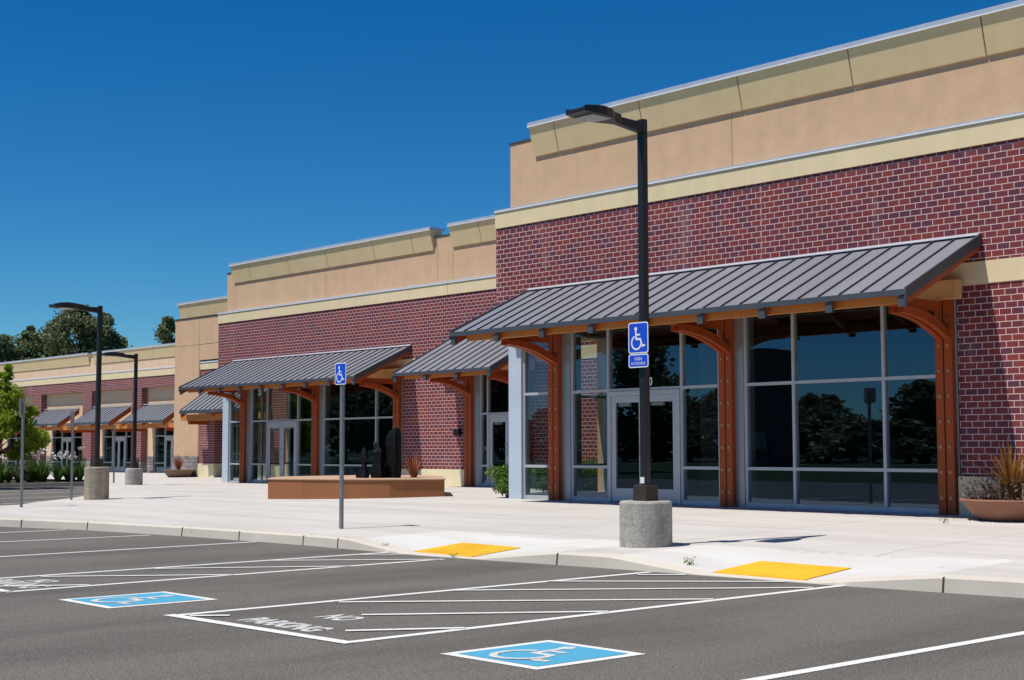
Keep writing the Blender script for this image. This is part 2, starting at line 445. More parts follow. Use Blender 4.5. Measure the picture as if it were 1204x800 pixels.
# pavement as a height field
def frange(a, b, st):
    n = max(1, int(round((b-a)/st))); return [a+(b-a)*i/n for i in range(n+1)]
BX = [-53, -40, -34, -32.7, -30.6]; BY = [25.6, 19.6, 16.1, 14.45, 12.7]
def edge_y(x): return kerb_y(x) if x >= -30.6 else (interp(x, BX, BY) if x > -53 else 25.6)
pv = MB()
xs = frange(-110, -53, 4)[:-1]+frange(-53, -30.6, 1.0)
xs2 = frange(-30.6, -18, .6)[:-1]+frange(-18, -6.5, .115)[:-1]+frange(-6.5, 12, 1.2)
def strip(xl, front):
    rows = []
    for x in xl:
        y0 = (kerb_y(x)+.15) if front else edge_y(x)
        if front: ys = [y0+t for t in frange(0, 2.2, .1)]+[y0+2.2+(19.8-y0-2.2)*t for t in frange(0, 1, .2)][1:]
        else: ys = [y0+(19.8-y0)*t for t in frange(0, 1, 1/27)] if y0 < 19 else [y0+.01*t for t in range(28)]
        ys += [20.35, 23, 27, 32, 36, 41, 46] if ys[-1] < 20.3 else [ys[-1]+(46-ys[-1])*t for t in (.1, .25, .4, .55, .7, .85, 1)]
        rows.append([(x, y, zf(x, y)) for y in ys])
    for a, b in zip(rows[:-1], rows[1:]):
        for j in range(min(len(a), len(b))-1):
            cx = (a[j][0]+b[j][0])/2; cy = (a[j][1]+b[j][1])/2
            new = any(p-1.3 < cx < q+1.3 for p, q in RAMPS) and cy < kerb_y(cx)+1.75
            pv.use(M['concrete_new'] if new else M['concrete'])
            pv.poly([a[j], b[j], b[j+1], a[j+1]])
strip(xs, False); strip(xs2, True)
po = structure(pv.build('pavement', smooth=True))
# kerb with a real step, dropped at the two ramps
def kerb_z(x): return zf(x, kerb_y(x)+.0) if -19 < x < -6 else .15
kb = MB().use(M['kerb'])
segs = frange(-30.6, 12, .1)
prev = None
for x in segs:
    y = kerb_y(x); z = max(.012, kerb_z(x)); zt = zf(x, y+.15)
    p = [(x, y-.012, -.03), (x, y, max(.008, z-.022)), (x, y+.022, z), (x, y+.155, max(zt, z)+.002), (x, y+.155, -.05)]
    if prev:
        for k in range(4): kb.poly([prev[k], p[k], p[k+1], prev[k+1]])
    prev = p
kerb_o = structure(kb.build('kerb', smooth=False))
kj = MB().use(M['dark_gap'])
for x in (-27.3, -25.6, -23.9, -21.2, -19.6, -17.95, -17.05, -12.75, -7.72, -4.6):
    y = kerb_y(x); z = max(.02, kerb_z(x))
    kj.hexa([(x, y-.018, -.02), (x+.016, y-.018, -.02), (x+.022, y-.002, -.02), (x, y-.002, -.02), (x+.006, y-.006, z-.01), (x+.022, y-.006, z-.01), (x+.022, y+.16, z+.006), (x+.006, y+.16, z+.006)])
kj.build('kerb_joint', kerb_o)
# kerb of the rear parking area and planting bed
bed = MB().use(M['kerb'])
bed.box(-53.15, -53, 15, 25.6, -.05, .15)
structure(bed.build('bed_kerb'))
so = MB().use(M['soil']); so.box(-60, -53.15, 15, 25.6, -.05, .13); structure(so.build('planting_bed'))
so = MB().use(M['soil']); so.prism_z([(-22.75, 21.4), (-22.75, 26.9), (-26.9, 26.9), (-24.0, 21.7)], .2, .385); structure(so.build('planting_bed'))

# painted markings belong to the parking lot
ZP = .004
def line(mb, x0, y0, x1, y1, w=.10, z=ZP):
    d = Vector((x1-x0, y1-y0)).normalized(); n = Vector((-d.y, d.x))*(w/2)
    mb.poly([(x0-n.x, y0-n.y, z), (x1-n.x, y1-n.y, z), (x1+n.x, y1+n.y, z), (x0+n.x, y0+n.y, z)])
def mark(pts, mat='paint_white', w=.10, name='painted_line', z=ZP):
    for a in pts:
        mb = MB().use(M[mat]); line(mb, *a, w=w, z=z); mb.build(name, lot_o)
mark([(-24.15, 5.2, -24.2, 11.2), (-21.8, 5.6, -21.75, 11.55), (-18.65, 5.9, -19.05, 11.9), (-5.62, 5.8, -5.62, 10.6), (-2.55, 6.0, -2.5, 10.8), (.6, 6, .6, 11)])
mark([(-15.62, 5.9, -15.85, 12.02), (-14.1, 5.9, -14.40, 11.8), (-15.62, 5.95, -14.1, 5.95)])
mark([(-11.13, 6.15, -11.26, 12.3), (-8.72, 6.2, -8.80, 12.62)], w=.10)
mark([(-11.2, 6.13, -8.66, 6.22)], w=.115, z=.0065)
mark([(-11.09, 11.9, -10.72, 12.28), (-11.22, 10.62, -9.45, 12.42), (-11.15, 9.25, -8.85, 12.1), (-11.02, 7.78, -8.82, 10.5), (-10.05, 7.33, -8.78, 9.05), (-9.26, 6.6, -8.76, 7.4), (-11.0, 6.22, -10.78, 6.48)], w=.085, z=.0085)
mark([(-15.5, 6.9, -14.22, 8.6), (-14.7, 6.1, -14.2, 6.85), (-15.6, 8.35, -14.28, 10.25), (-15.68, 10.05, -14.36, 11.7), (-15.75, 11.45, -15.35, 11.95)], w=.085, z=.0085)
# rear parking area lines
mark([(-36.9, 15.3, -38.2, 17.3), (-40.6, 16.5, -41.6, 19.8), (-44.0, 17.0, -45.4, 21.2), (-47.4, 17.5, -48.8, 22.2), (-50.6, 17.5, -52.0, 23.0)], 'paint_faded')

def text_mesh(name, body, size, mat, sx=1., bold=.0, extrude=.0):
    cu = bpy.data.curves.new(name, 'FONT'); cu.body = body; cu.size = size; cu.align_x = 'CENTER'; cu.align_y = 'CENTER'
    cu.offset = bold; cu.extrude = extrude; cu.resolution_u = 3
    t = bpy.data.objects.new(name, cu); C.objects.link(t)
    dg = bpy.context.evaluated_depsgraph_get(); dg.update()
    me = bpy.data.meshes.new_from_object(t.evaluated_get(dg)); bpy.data.objects.remove(t)
    for v in me.vertices: v.co.x *= sx
    me.materials.clear(); me.materials.append(mat)
    o = bpy.data.objects.new(name, me); C.objects.link(o); return o
def lot_text(body, x, y, size, sx=1.):
    o = text_mesh('painted_word', body, size, M['paint_faded'], sx, .016); o.location = (x, y, ZP); o.parent = lot_o
lot_text('PARKING', -9.95, 6.48, .36, .70); lot_text('NO', -10.02, 7.08, .40, .62)
lot_text('PARKING', -14.9, 6.34, .46, .58); lot_text('NO', -14.98, 6.68, .36, .62)

def isa(mb, T, dz=(0, 0, 1)):
    """wheelchair symbol drawn with strokes; T maps unit-square (u, v) to a point"""
    lift = [0]
    def T_(u, v):
        p = T(u, v); return (p[0]+dz[0]*lift[0], p[1]+dz[1]*lift[0], p[2]+dz[2]*lift[0])
    def stroke(pts, w):
        for (a, b), (c, d) in zip(pts[:-1], pts[1:]):
            L = math.hypot(c-a, d-b) or 1; lift[0] += .00012; nx, ny = -(d-b)/L*w/2, (c-a)/L*w/2; ex, ey = (c-a)/L*w*.35, (d-b)/L*w*.35
            mb.poly([T_(a-ex-nx, b-ey-ny), T_(c+ex-nx, d+ey-ny), T_(c+ex+nx, d+ey+ny), T_(a-ex+nx, b-ey+ny)])
    mb.poly([T(.40+.085*math.cos(2*PI*k/14), .885+.085*math.sin(2*PI*k/14)) for k in range(14)])
    stroke([(.405, .78), (.425, .46), (.66, .46), (.775, .17), (.90, .20)], .085)
    stroke([(.415, .64), (.63, .64)], .07)
    arc = [(.44+.275*math.cos(a), .315+.275*math.sin(a)) for a in [R(118+i*12) for i in range(21)]]
    stroke(arc, .075)

def stencil(x0, y0, x1, y1):
    mb = MB().use(M['paint_white']); mb.poly([(x0, y0, ZP), (x1, y0, ZP), (x1, y1, ZP), (x0, y1, ZP)])
    root = mb.build('wheelchair_marking', lot_o)
    b = .085; mb = MB().use(M['paint_blue']); mb.poly([(x0+b, y0+b, ZP+.0025), (x1-b, y0+b, ZP+.0025), (x1-b, y1-b, ZP+.0025), (x0+b, y1-b, ZP+.0025)])
    mb.build('blue_field', root)
    w = x1-x0-2*b-.1; h = y1-y0-2*b-.08
    mb = MB().use(M['paint_faded']); isa(mb, lambda u, v: (x0+b+.05+u*w, y0+b+.04+v*h, ZP+.005)); mb.build('wheelchair_symbol', root, recalc=True)
stencil(-7.80, 6.36, -6.82, 7.40); stencil(-13.05, 5.98, -12.02, 7.10)
# kerb-ramp tactile pads (things)
def pad(x0, x1, y0, label):
    zz = lambda x, y: zf(x, y)+.012
    d = .86
    mb = MB().use(M['tactile'])
    y1 = y0+d
    mb.hexa([(x0, y0, zz(x0, y0)-.03), (x1, y0+.02, zz(x1, y0)-.03), (x1, y1, zz(x1, y1)-.03), (x0, y1, zz(x0, y1)-.03), (x0, y0, zz(x0, y0)), (x1, y0+.02, zz(x1, y0)), (x1, y1, zz(x1, y1)), (x0, y1, zz(x0, y1))])
    nx, ny = 20, 14
    for i in range(nx):
        for j in range(ny):
            x = x0+(i+.5)*(x1-x0)/nx; y = y0+.02+(j+.5)*(d-.02)/ny; z = zz(x, y)-.001
            k = [(x+.016*math.cos(PI*q/3), y+.016*math.sin(PI*q/3), z) for q in range(6)]
            t = [(x+.009*math.cos(PI*q/3), y+.009*math.sin(PI*q/3), z+.007) for q in range(6)]
            for q in range(6): mb.poly([k[q], k[(q+1) % 6], t[(q+1) % 6], t[q]])
            mb.poly(t)
    return tag(mb.build('tactile_pad', recalc=False), label, 'tactile pad', 'yellow tactile pads on the kerb ramps')
pad(-15.40, -14.20, 12.10, 'yellow tactile pad on the farther kerb ramp, left of the concrete lamp base')
pad(-10.52, -9.28, 12.52, 'yellow tactile pad on the nearer kerb ramp, right of the concrete lamp base')

# ------------------------------------------------------------------ storefront buildings
def frame_grid(name, root, xs, zs, y, skip=(), fw=.055, fd=.11, mat='alu', panes=True, axis='x', glassmat='glass', sill=None):
    """glazed screen: mullions at xs, transoms at zs; returns the frame part, its panes as sub-parts"""
    def bx(mb, a0, a1, b0, b1, c0, c1):
        if axis == 'x': mb.box(a0, a1, b0, b1, c0, c1)
        else: mb.box(b0, b1, a0, a1, c0, c1)
    f = MB().use(M[mat])
    n = len(xs); m = len(zs)
    for i, x in enumerate(xs): bx(f, x-fw/2, x+fw/2, y, y+fd, zs[0], zs[-1])
    for j, z in enumerate(zs):
        for i in range(n-1):
            if (i, j) in skip: continue
            if sill and j == 0: f.use(M[sill])
            bx(f, xs[i]+fw/2, xs[i+1]-fw/2, y+.004, y+fd-.004, z-fw/2 if 0 < j < m-1 else (z if j == 0 else z-fw), z+fw/2 if 0 < j < m-1 else (z+fw+.03 if j == 0 else z))
            f.use(M[mat])
    fo = f.build(name, root)
    if panes:
        for i in range(n-1):
            j = 0
            while j < m-1:
                k = j+1
                while k < m-1 and (i, k) in skip: k += 1
                if (i, j) in skip and j == 0: j = k; continue
                p = MB().use(M[glassmat]); bx(p, xs[i]+fw/2+.002, xs[i+1]-fw/2-.002, y+.045, y+.057, zs[j]+fw/2, zs[k]-fw/2)
                p.build('pane', fo); j = k
    return fo

def double_door(root, x0, x1, z0, z1, y, stick=True):
    fw = .06; f = MB().use(M['alu_white'])
    f.box(x0, x0+fw, y-.02, y+.1, z0, z1); f.box(x1-fw, x1, y-.02, y+.1, z0, z1); f.box(x0+fw, x1-fw, y-.018, y+.098, z1-.09, z1)
    d = f.build('door', root)
    xm = (x0+x1)/2
    for a, b, hs in ((x0+fw+.004, xm-.004, 1), (xm+.004, x1-fw-.004, -1)):
        l = MB().use(M['alu_white']); st = .12
        l.box(a, a+st, y, y+.05, z0+.01, z1-.094); l.box(b-st, b, y, y+.05, z0+.01, z1-.094)
        l.box(a+st, b-st, y+.002, y+.048, z0+.01, z0+.27); l.box(a+st, b-st, y+.002, y+.048, z1-.22, z1-.094)
        l.build('door_leaf', d)
        p = MB().use(M['glass']); p.box(a+st, b-st, y+.02, y+.03, z0+.27, z1-.22); p.build('pane', d)
        hx = (b-.05) if hs > 0 else (a+.05)
        h = MB().use(M['alu_white']); zc = z0+1.05
        h.tube([(hx, y-.005, zc-.15), (hx, y-.06, zc-.15), (hx, y-.06, zc+.15), (hx, y-.005, zc+.15)], .013, 8); h.build('handle', d)
        c = MB().use(M['alu_white']); c.box(a+st+.02, a+st+.34, y+.05, y+.10, z1-.29, z1-.225); c.build('door_closer', d)
    return d

def canopy(root, x0, x1, yw, ye, zw, ze, posts, zfl, beam_y, small=False, label=None, bolts=True, glass_y=None):
    """standing-seam lean-to canopy on timber; sub-parts: ribs stay in the roof sheet"""
    sl = (zw-ze)/(yw-ye); zr = lambda y: ze+(y-ye)*sl
    t = .045
    r = MB().use(M['roof'])
    r.hexa([(x0, ye, ze-t), (x1, ye, ze-t), (x1, yw, zw-t), (x0, yw, zw-t), (x0, ye, ze), (x1, ye, ze), (x1, yw, zw), (x0, yw, zw)])
    n = int(round((x1-x0)/.385)); h = .032; w = .016
    r.use(M['roof_edge'])
    for i in range(n+1):
        x = x0+w/2+(x1-x0-w)*i/n
        r.hexa([(x-w/2, ye+.002, ze), (x+w/2, ye+.002, ze), (x+w/2, yw, zw), (x-w/2, yw, zw), (x-w/2, ye+.002, ze+h), (x+w/2, ye+.002, ze+h), (x+w/2, yw, zw+h), (x-w/2, yw, zw+h)])
    ro = r.build('canopy_roof', root)
    if label: ro['label'] = label
    # flashing at the wall, metal fascias at the eave and rakes
    f = MB().use(M['flashing']); f.hexa([(x0, yw-.07, zr(yw-.07)+.036), (x1, yw-.07, zr(yw-.07)+.036), (x1, yw, zw+.036), (x0, yw, zw+.036), (x0, yw-.07, zr(yw-.07)+.046), (x1, yw-.07, zr(yw-.07)+.046), (x1, yw-.006, zw+.052), (x0, yw-.006, zw+.052)]); f.build('flashing', ro)
    f = MB().use(M['roof_edge'])
    f.box(x0-.02, x1+.02, ye-.03, ye-.002, ze-.075, ze+.012)
    for a, b in ((x0-.03, x0-.002), (x1+.002, x1+.03)):
        f.hexa([(a, ye-.028, ze-.14), (b, ye-.028, ze-.14), (b, yw, zw-.14), (a, yw, zw-.14), (a, ye-.028, ze+.035), (b, ye-.028, ze+.035), (b, yw, zw+.035), (a, yw, zw+.035)])
    f.build('fascia', ro)
    # soffit boards, rafters, eave purlin
    s = MB().use(M['timber']); s.hexa([(x0+.005, ye+.03, zr(ye+.03)-t-.02), (x1-.005, ye+.03, zr(ye+.03)-t-.02), (x1-.005, yw-.002, zw-t-.02), (x0+.005, yw-.002, zw-t-.02), (x0+.005, ye+.03, zr(ye+.03)-t-.001), (x1-.005, ye+.03, zr(ye+.03)-t-.001), (x1-.005, yw-.002, zw-t-.001), (x0+.005, yw-.002, zw-t-.001)]); s.build('soffit', ro)
    nr = max(3, int(round((x1-x0)/1.28))+1)
    for i in range(nr):
        a = x0+.004+(x1-x0-.128)*i/(nr-1); b = a+.12; d0 = t+.022; d1 = d0+.16; y0 = ye+.05
        q = MB().use(M['timber']); q.hexa([(a, y0, zr(y0)-d1), (b, y0, zr(y0)-d1), (b, yw-.003, zw-d1), (a, yw-.003, zw-d1), (a, y0, zr(y0)-d0), (b, y0, zr(y0)-d0), (b, yw-.003, zw-d0), (a, yw-.003, zw-d0)]); q.build('rafter', ro)
        k = MB().use(M['roof_edge']); k.box(a-.004, b+.004, ye-.005, ye+.046, ze-.24, ze-.088); k.build('rafter_cap', ro)
    pz = zr(ye+.16)-t-.045
    p = MB().use(M['timber_orange']); p.box(x0+.35, x1-.16, ye+.12, ye+.24, pz-.16, pz+.02); p.build('purlin', ro)  # brighter timber: ground bounce under the eave is put into the colour
    bz = ze+.33
    bx0, bx1 = posts[0]-1.25 if not small else posts[0]-.75, posts[-1]+.33 if not small else posts[-1]+.55
    bm_ = MB().use(M['timber_end']); bm_.box(bx0, bx1, beam_y-.09, beam_y+.09, bz-.30, bz); bm_.build('beam', ro, bevel=.008)
    for px in posts:
        pb = MB().use(M['timber']); wz = zfl-.12
        hw = .150 if not small else .13
        yp0, yp1 = yw-.12, yw-.012
        pb.box(px-hw, px-.012, yp0, yp1, wz, bz-.302); pb.box(px+.012, px+hw, yp0, yp1, wz, bz-.302)
        pb.box(px-.012, px+.012, yp0+.03, yp1, wz, bz-.302)
        po_ = pb.build('timber_post', root, bevel=.008)
        o = MB().use(M['timber']); o.box(px-.06, px+.06, ye+.26, beam_y-.092, pz-.14, pz+.02); o.build('outrigger', po_, bevel=.006)
        # curved knee brace: quarter arc from post face out to the outrigger
        for s_ in (-1, 1):
            b = MB().use(M['timber'])
            ya, za, yb, zb = yp0+.02, bz-.80, ye+.72, pz-.12
            if small: za = bz-.85
            prof_o = []; prof_i = []
            for k in range(11):
                u = k/10; cy = ya+(yb-ya)*u; bow = math.sin(PI*u)
                cz = za+(zb-za)*u
                nx, nz = (zb-za), -(yb-ya); L = math.hypot(nx, nz); nx /= L; nz /= L
                # bow outward (toward +z/-y side is above); arch sags toward wall
                c = .10*bow
                prof_o.append((cy+nx*c-nx*.0, cz+nz*c)); prof_i.append((cy-nx*.115+nx*c*.75, cz-nz*.115+nz*c*.75))
            b.prism_x(prof_o+prof_i[::-1], px+s_*.075-.05, px+s_*.075+.05)
            b.build('knee_brace', po_)
        if bolts:
            zz = bz-.62; nb = 0
            while zz > zfl+.15:
                for s_ in (-1, 1):
                    q = MB().use(M['bolt']); cx = px+s_*hw*.52
                    ring = [(cx+  .030*math.cos(PI*k/4), zz+.030*math.sin(PI*k/4)) for k in range(8)]
                    q.poly([(a, yp0-.012, c) for a, c in ring])
                    for k in range(8):
                        a, b_ = ring[k], ring[(k+1) % 8]; q.poly([(a[0], yp0-.012, a[1]), (b_[0], yp0-.012, b_[1]), (b_[0], yp0+.002, b_[1]), (a[0], yp0+.002, a[1])])
                    q.build('bolt', po_)
                zz -= .40
    return ro

def cornice(root, x0, x1, yf, z0, z1, joints=(), name='cornice', ends=True, proud=.42):
    """sloped stucco cornice with metal coping; yf = wall face"""
    mb = MB().use(M['stucco_olive'])
    js = [x0]+[j for j in joints if x0 < j < x1]+[x1]
    for a, b in zip(js[:-1], js[1:]):
        mb.prism_x([(yf-.05, z0), (yf-proud, z1), (yf+.3, z1), (yf+.3, z0)], a+(.0 if a == x0 else .012), b-(.0 if b == x1 else .012))
    mb.use(M['dark_gap'])
    for j in js[1:-1]: mb.prism_x([(yf-.02, z0+.01), (yf-proud+.03, z1-.01), (yf+.28, z1-.01), (yf+.28, z0+.01)], j-.0118, j+.0118)
    co = mb.build(name, root)
    cp = MB().use(M['flashing']); cp.box(x0-.03, x1+.03, yf-proud-.018, yf+.36, z1+.002, z1+.10)
    cp.use(M['drip']); cp.box(x0-.032, x1+.032, yf-proud-.032, yf-proud-.019, z1-.004, z1+.018)
    cp.build('coping', co)
    return co

def band(root, x0, x1, y, z0, z1, name='stucco_band', flash=True, proud=.03, mat='stucco_yellow'):
    mb = MB().use(M[mat]); mb.box(x0, x1, y-proud, y+.1, z0, z1); b = mb.build(name, root)
    if flash:
        f = MB().use(M['flashing']); f.prism_x([(y-proud-.012, z1+.002), (y-proud-.012, z1+.05), (y+.3, z1+.13), (y+.3, z1+.002)], x0-.01, x1+.01)
        f.use(M['drip']); f.box(x0-.012, x1+.012, y-proud-.024, y-proud-.0125, z1-.004, z1+.02); f.build('flashing', b)
    return b

def slab(root, name, mat, x0, x1, y0, y1, z0, z1, label=None):
    mb = MB().use(M[mat]); mb.box(x0, x1, y0, y1, z0, z1); o = mb.build(name, root)
    if label: o['label'] = label
    return o

def store_front(root, dx, dy, dz, right, depth, canopy_label, stucco_joints, corn, big):
    """shell shared by the two large stores: brick, bands, glazed bays, long canopy"""
    X = lambda x: x+dx
    Y = 20.3+dy; Z = lambda z: z+dz
    zfl = Z(.37)
    xr = right
    # upper brick, brick right of the glazing, base, bands
    slab(root, 'brick_wall', 'brick', X(-23.0), xr, Y, Y+.3, Z(4.322), Z(6.15))
    slab(root, 'lintel_band', 'stucco_yellow', X(-23.0), xr, Y-.02, Y+.3, Z(3.97), Z(4.32))
    slab(root, 'lintel_beam', 'timber', X(-22.62), X(-12.02), Y+.12, Y+.3, Z(3.932), Z(3.968))
    slab(root, 'brick_pier', 'brick', X(-12.0), xr, Y, Y+.3, Z(.972), Z(3.968))
    slab(root, 'wall_base', 'stucco_base', X(-12.02), xr, Y-.06, Y+.3, zfl-.15, Z(.97))
    band(root, X(-23.0), xr, Y, Z(6.152), Z(6.50))
    # upper stucco parapet, set back behind the flashing
    sj = [X(-22.76)]+stucco_joints+[xr-.02]
    mb = MB().use(M['stucco_tan'])
    for a, b in zip(sj[:-1], sj[1:]): mb.box(a+.006, b-.006, Y+.2, Y+.5, Z(6.4), Z(7.98))
    mb.use(M['dark_gap'])
    for a in sj[1:-1]: mb.box(a-.006, a+.006, Y+.215, Y+.49, Z(6.4), Z(7.97))
    mb.build('stucco_wall', root)
    slab(root, 'parapet_cap', 'roof_edge', X(-22.78), xr, Y+.18, Y+.52, Z(7.982), Z(8.02))
    for c0, c1, js in corn: cornice(root, c0, c1, Y+.2, Z(7.60), Z(8.2), js, proud=.20)
    # body: side walls, roof, dark interior
    slab(root, 'side_wall', 'stucco_tan', X(-22.98), X(-22.72), Y+.302, Y+depth, Z(3.95), Z(6.5))
    slab(root, 'side_wall', 'stucco_tan', X(-22.68), X(-22.4), Y+2.75, Y+depth, zfl-.2, Z(3.948))
    slab(root, 'soffit', 'stucco_light', X(-22.96), X(-22.4), Y+.002, Y+depth, Z(3.86), Z(3.946))
    slab(root, 'roof', 'roofing', X(-22.69), xr, Y+.505, Y+depth, Z(7.0), Z(7.15))
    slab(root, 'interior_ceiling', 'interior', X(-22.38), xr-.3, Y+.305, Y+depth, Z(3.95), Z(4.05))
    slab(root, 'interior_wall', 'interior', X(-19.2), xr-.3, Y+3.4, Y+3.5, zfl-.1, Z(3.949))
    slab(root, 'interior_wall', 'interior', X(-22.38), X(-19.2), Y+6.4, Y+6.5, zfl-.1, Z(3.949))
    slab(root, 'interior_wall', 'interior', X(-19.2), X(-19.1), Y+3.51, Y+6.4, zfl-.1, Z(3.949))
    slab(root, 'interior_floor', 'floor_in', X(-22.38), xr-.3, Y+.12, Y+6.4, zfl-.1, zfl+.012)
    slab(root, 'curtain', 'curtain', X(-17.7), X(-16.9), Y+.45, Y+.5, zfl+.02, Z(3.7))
    slab(root, 'interior_wall', 'interior', X(-22.398), X(-22.385), Y+2.76, Y+6.4, zfl-.1, Z(3.949))  # thin dark liner added inside the side wall, keeps the room dark
    # storefront glazing
    z0 = zfl; z1 = Z(1.055); z2 = Z(2.555); z3 = Z(3.93)
    slab(root, 'corner_pillar', 'steel_blue', X(-22.55), X(-22.16), Y-.05, Y+.2, zfl-.12, Z(3.858))
    frame_grid('storefront_window', root, [X(-22.13), X(-21.0)], [z0, z1, z2, z3], Y, mat='alu_white')
    slab(root, 'column_cover', 'alu_panel', X(-20.97), X(-20.72), Y-.02, Y+.3, zfl-.1, z3-.002)
    frame_grid('storefront_window', root, [X(-20.69), X(-19.68), X(-17.77), X(-16.86)], [z0, z1, z2, z3], Y, skip={(1, 0), (1, 1)}, mat='alu_white')
    slab(root, 'column_cover', 'alu_panel', X(-16.83), X(-16.28), Y-.02, Y+.3, zfl-.1, z3-.002)
    frame_grid('storefront_window', root, [X(-16.25), X(-15.2), X(-13.38), X(-12.05)], [z0, z1, z2, z3], Y, mat='alu_white')
    double_door(root, X(-19.65), X(-17.80), zfl+.005, z2-.03, Y-.005)
    frame_grid('side_window', root, [Y+.24, Y+1.5, Y+2.7], [z0, z1, z2, z3], X(-22.42), axis='y', mat='alu_white')
    # canopy
    canopy(root, X(-21.95), X(-11.57), Y-.002, Y-2.13, Z(4.72), Z(3.72), [X(-21.12), X(-16.62), X(-12.19)], zfl, Y-.16, label=canopy_label)

A = thing('retail_building', 'tallest store on the right, dark red brick under tan stucco with a long grey canopy', 'building', (-16, 20.3, .37), world=True)
store_front(A, 0, 0, 0, 3.0, 26, None, [-16.64, -10.55, -4.5], [(-21.95, -10.72, (-21.2, -18.8, -16.35, -13.95, -11.46)), (-10.25, 2.9, (-8, -5.5, -3))], True)
num = text_mesh('door_number', '0', .22, M['decal'], .75, .006); num.rotation_euler = (R(90), 0, 0); num.location = (-18.56, 20.325, 2.69)
num.parent = A; num.matrix_parent_inverse = parent_inv[A.name]
# control joint in the brick
slab(A, 'control_joint', 'joint', -15.836, -15.824, 20.2965, 20.31, 4.86, 6.14)

dxB, dyB, dzB = -22.95, 6.7, -.16
B = thing('retail_building', 'middle brick store with tan stucco parapet, behind the brown fountain basin', 'building', (-39, 27, .2), world=True)
store_front(B, dxB, dyB, dzB, -33.0+.25, 20, None, [-39.4, -33.5], [(-45.2, -33.65, (-44.0, -41.5, -39.2, -36.6, -34.6)), (-32.75, -22.99, (-31.4, -27))], False)
# recessed link between the two stores: pier, small canopy, doors, wall running behind the near store
YB = 27.0
slab(B, 'brick_pier', 'brick', -32.748, -31.62, YB, YB+.3, .812, 3.808)
slab(B, 'wall_base', 'stucco_base', -32.748, -31.60, YB-.06, YB+.3, .05, .81)
slab(B, 'brick_pier', 'brick', -29.1, -22.985, YB, YB+.3, .972, 3.808)
slab(B, 'wall_base', 'stucco_base', -29.12, -22.985, YB-.06, YB+.3, .05, .97)
slab(B, 'lintel_band', 'stucco_yellow', -32.746, -22.985, YB-.02, YB+.3, 3.81, 4.16)
slab(B, 'brick_wall', 'brick', -32.748, -22.985, YB, YB+.3, 4.162, 5.99)
band(B, -32.735, -22.985, YB, 5.992, 6.34)
mb = MB().use(M['stucco_tan']); mb.box(-32.76, -22.985, YB+.2, YB+.5, 6.24, 7.82); mb.build('stucco_wall', B)
slab(B, 'parapet_cap', 'roof_edge', -32.768, -22.985, YB+.18, YB+.52, 7.823, 7.86)
slab(B, 'roof', 'roofing', -32.74, -22.985, YB+.505, YB+20, 6.85, 7.0)
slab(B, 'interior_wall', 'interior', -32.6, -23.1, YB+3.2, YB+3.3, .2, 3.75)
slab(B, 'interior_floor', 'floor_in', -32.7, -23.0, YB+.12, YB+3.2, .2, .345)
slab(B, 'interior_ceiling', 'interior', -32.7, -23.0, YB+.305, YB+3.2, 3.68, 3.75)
zq = .335
slab(B, 'column_cover', 'alu_panel', -31.598, -31.3, YB-.02, YB+.3, .1, 3.80)
frame_grid('storefront_window', B, [-31.27, -30.98, -29.15], [zq, .93, 2.42, 3.80], YB, skip={(1, 0), (1, 1)}, mat='alu_white')
double_door(B, -30.95, -29.2, zq, 2.39, YB-.005)
canopy(B, -32.62, -28.42, YB-.002, YB-2.13, 4.66, 3.56, [-31.72, -29.22], zq, YB-.16, label='short grey canopy over the recessed doors', bolts=False)
k = MB().use(M['black_metal']); k.box(-32.36, -32.12, YB-.14, YB-.002, 1.80, 1.98); k.build('wall_fixture', B, bevel=.01)

# tower building
T = thing('retail_building', 'narrow tan stucco end tower with stone base, left of the middle brick store', 'building', (-52, 31.7, .2), world=True)
YT = 31.7
slab(T, 'stucco_wall', 'stucco_tan', -57.7, -55.52, YT-.0, YT+.4, 1.12, 7.18)
slab(T, 'stone_base', 'stone', -57.74, -55.52, YT-.05, YT+.4, -.1, 1.118)
slab(T, 'stucco_wall', 'stucco_tan', -57.7, -45.5, YT+.401, YT+.8, 3.0, 7.18)
slab(T, 'side_wall', 'stucco_tan', -57.7, -57.3, YT+.802, YT+16, -.1, 7.18)
slab(T, 'parapet_cap', 'roof_edge', -57.74, -45.5, YT-.03, YT+.82, 7.182, 7.23)
cornice(T, -57.15, -45.5, YT, 7.22, 7.82, (-56.2, -51.5, -48), proud=.20)
slab(T, 'stucco_wall', 'stucco_tan', -55.518, -45.5, YT+.003, YT+.4, 5.3, 7.18)
band(T, -55.5, -45.5, YT+.05, 4.88, 5.18)
slab(T, 'control_joint', 'dark_gap', -55.56, -55.545, YT-.002, YT+.01, 1.13, 7.15)
slab(T, 'control_joint', 'dark_gap', -57.69, -45.6, YT-.0015, YT+.01, 5.985, 6.0)
slab(T, 'brick_wall', 'brick', -55.5, -45.5, YT+.05, YT+.4, 3.72, 4.878)
slab(T, 'brick_pier', 'brick', -55.5, -54.2, YT+.02, YT+.9, .80, 3.718)
slab(T, 'wall_base', 'stucco_base', -55.54, -54.16, YT-.03, YT+.92, -.1, .798)
frame_grid('storefront_window', T, [-54.12, -53.2, -52.1, -50.9], [.2, .92, 2.42, 3.7], YT+.5, mat='alu_white')
slab(T, 'brick_pier', 'brick', -50.8, -45.5, YT+.02, YT+.4, .80, 3.718)
slab(T, 'wall_base', 'stucco_base', -50.8, -45.5, YT-.03, YT+.4, -.1, .798)
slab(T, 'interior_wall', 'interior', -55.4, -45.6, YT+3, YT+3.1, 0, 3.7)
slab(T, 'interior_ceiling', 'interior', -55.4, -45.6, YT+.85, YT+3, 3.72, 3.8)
slab(T, 'roof', 'roofing', -57.2, -45.5, YT+.85, YT+16, 6.4, 6.5)

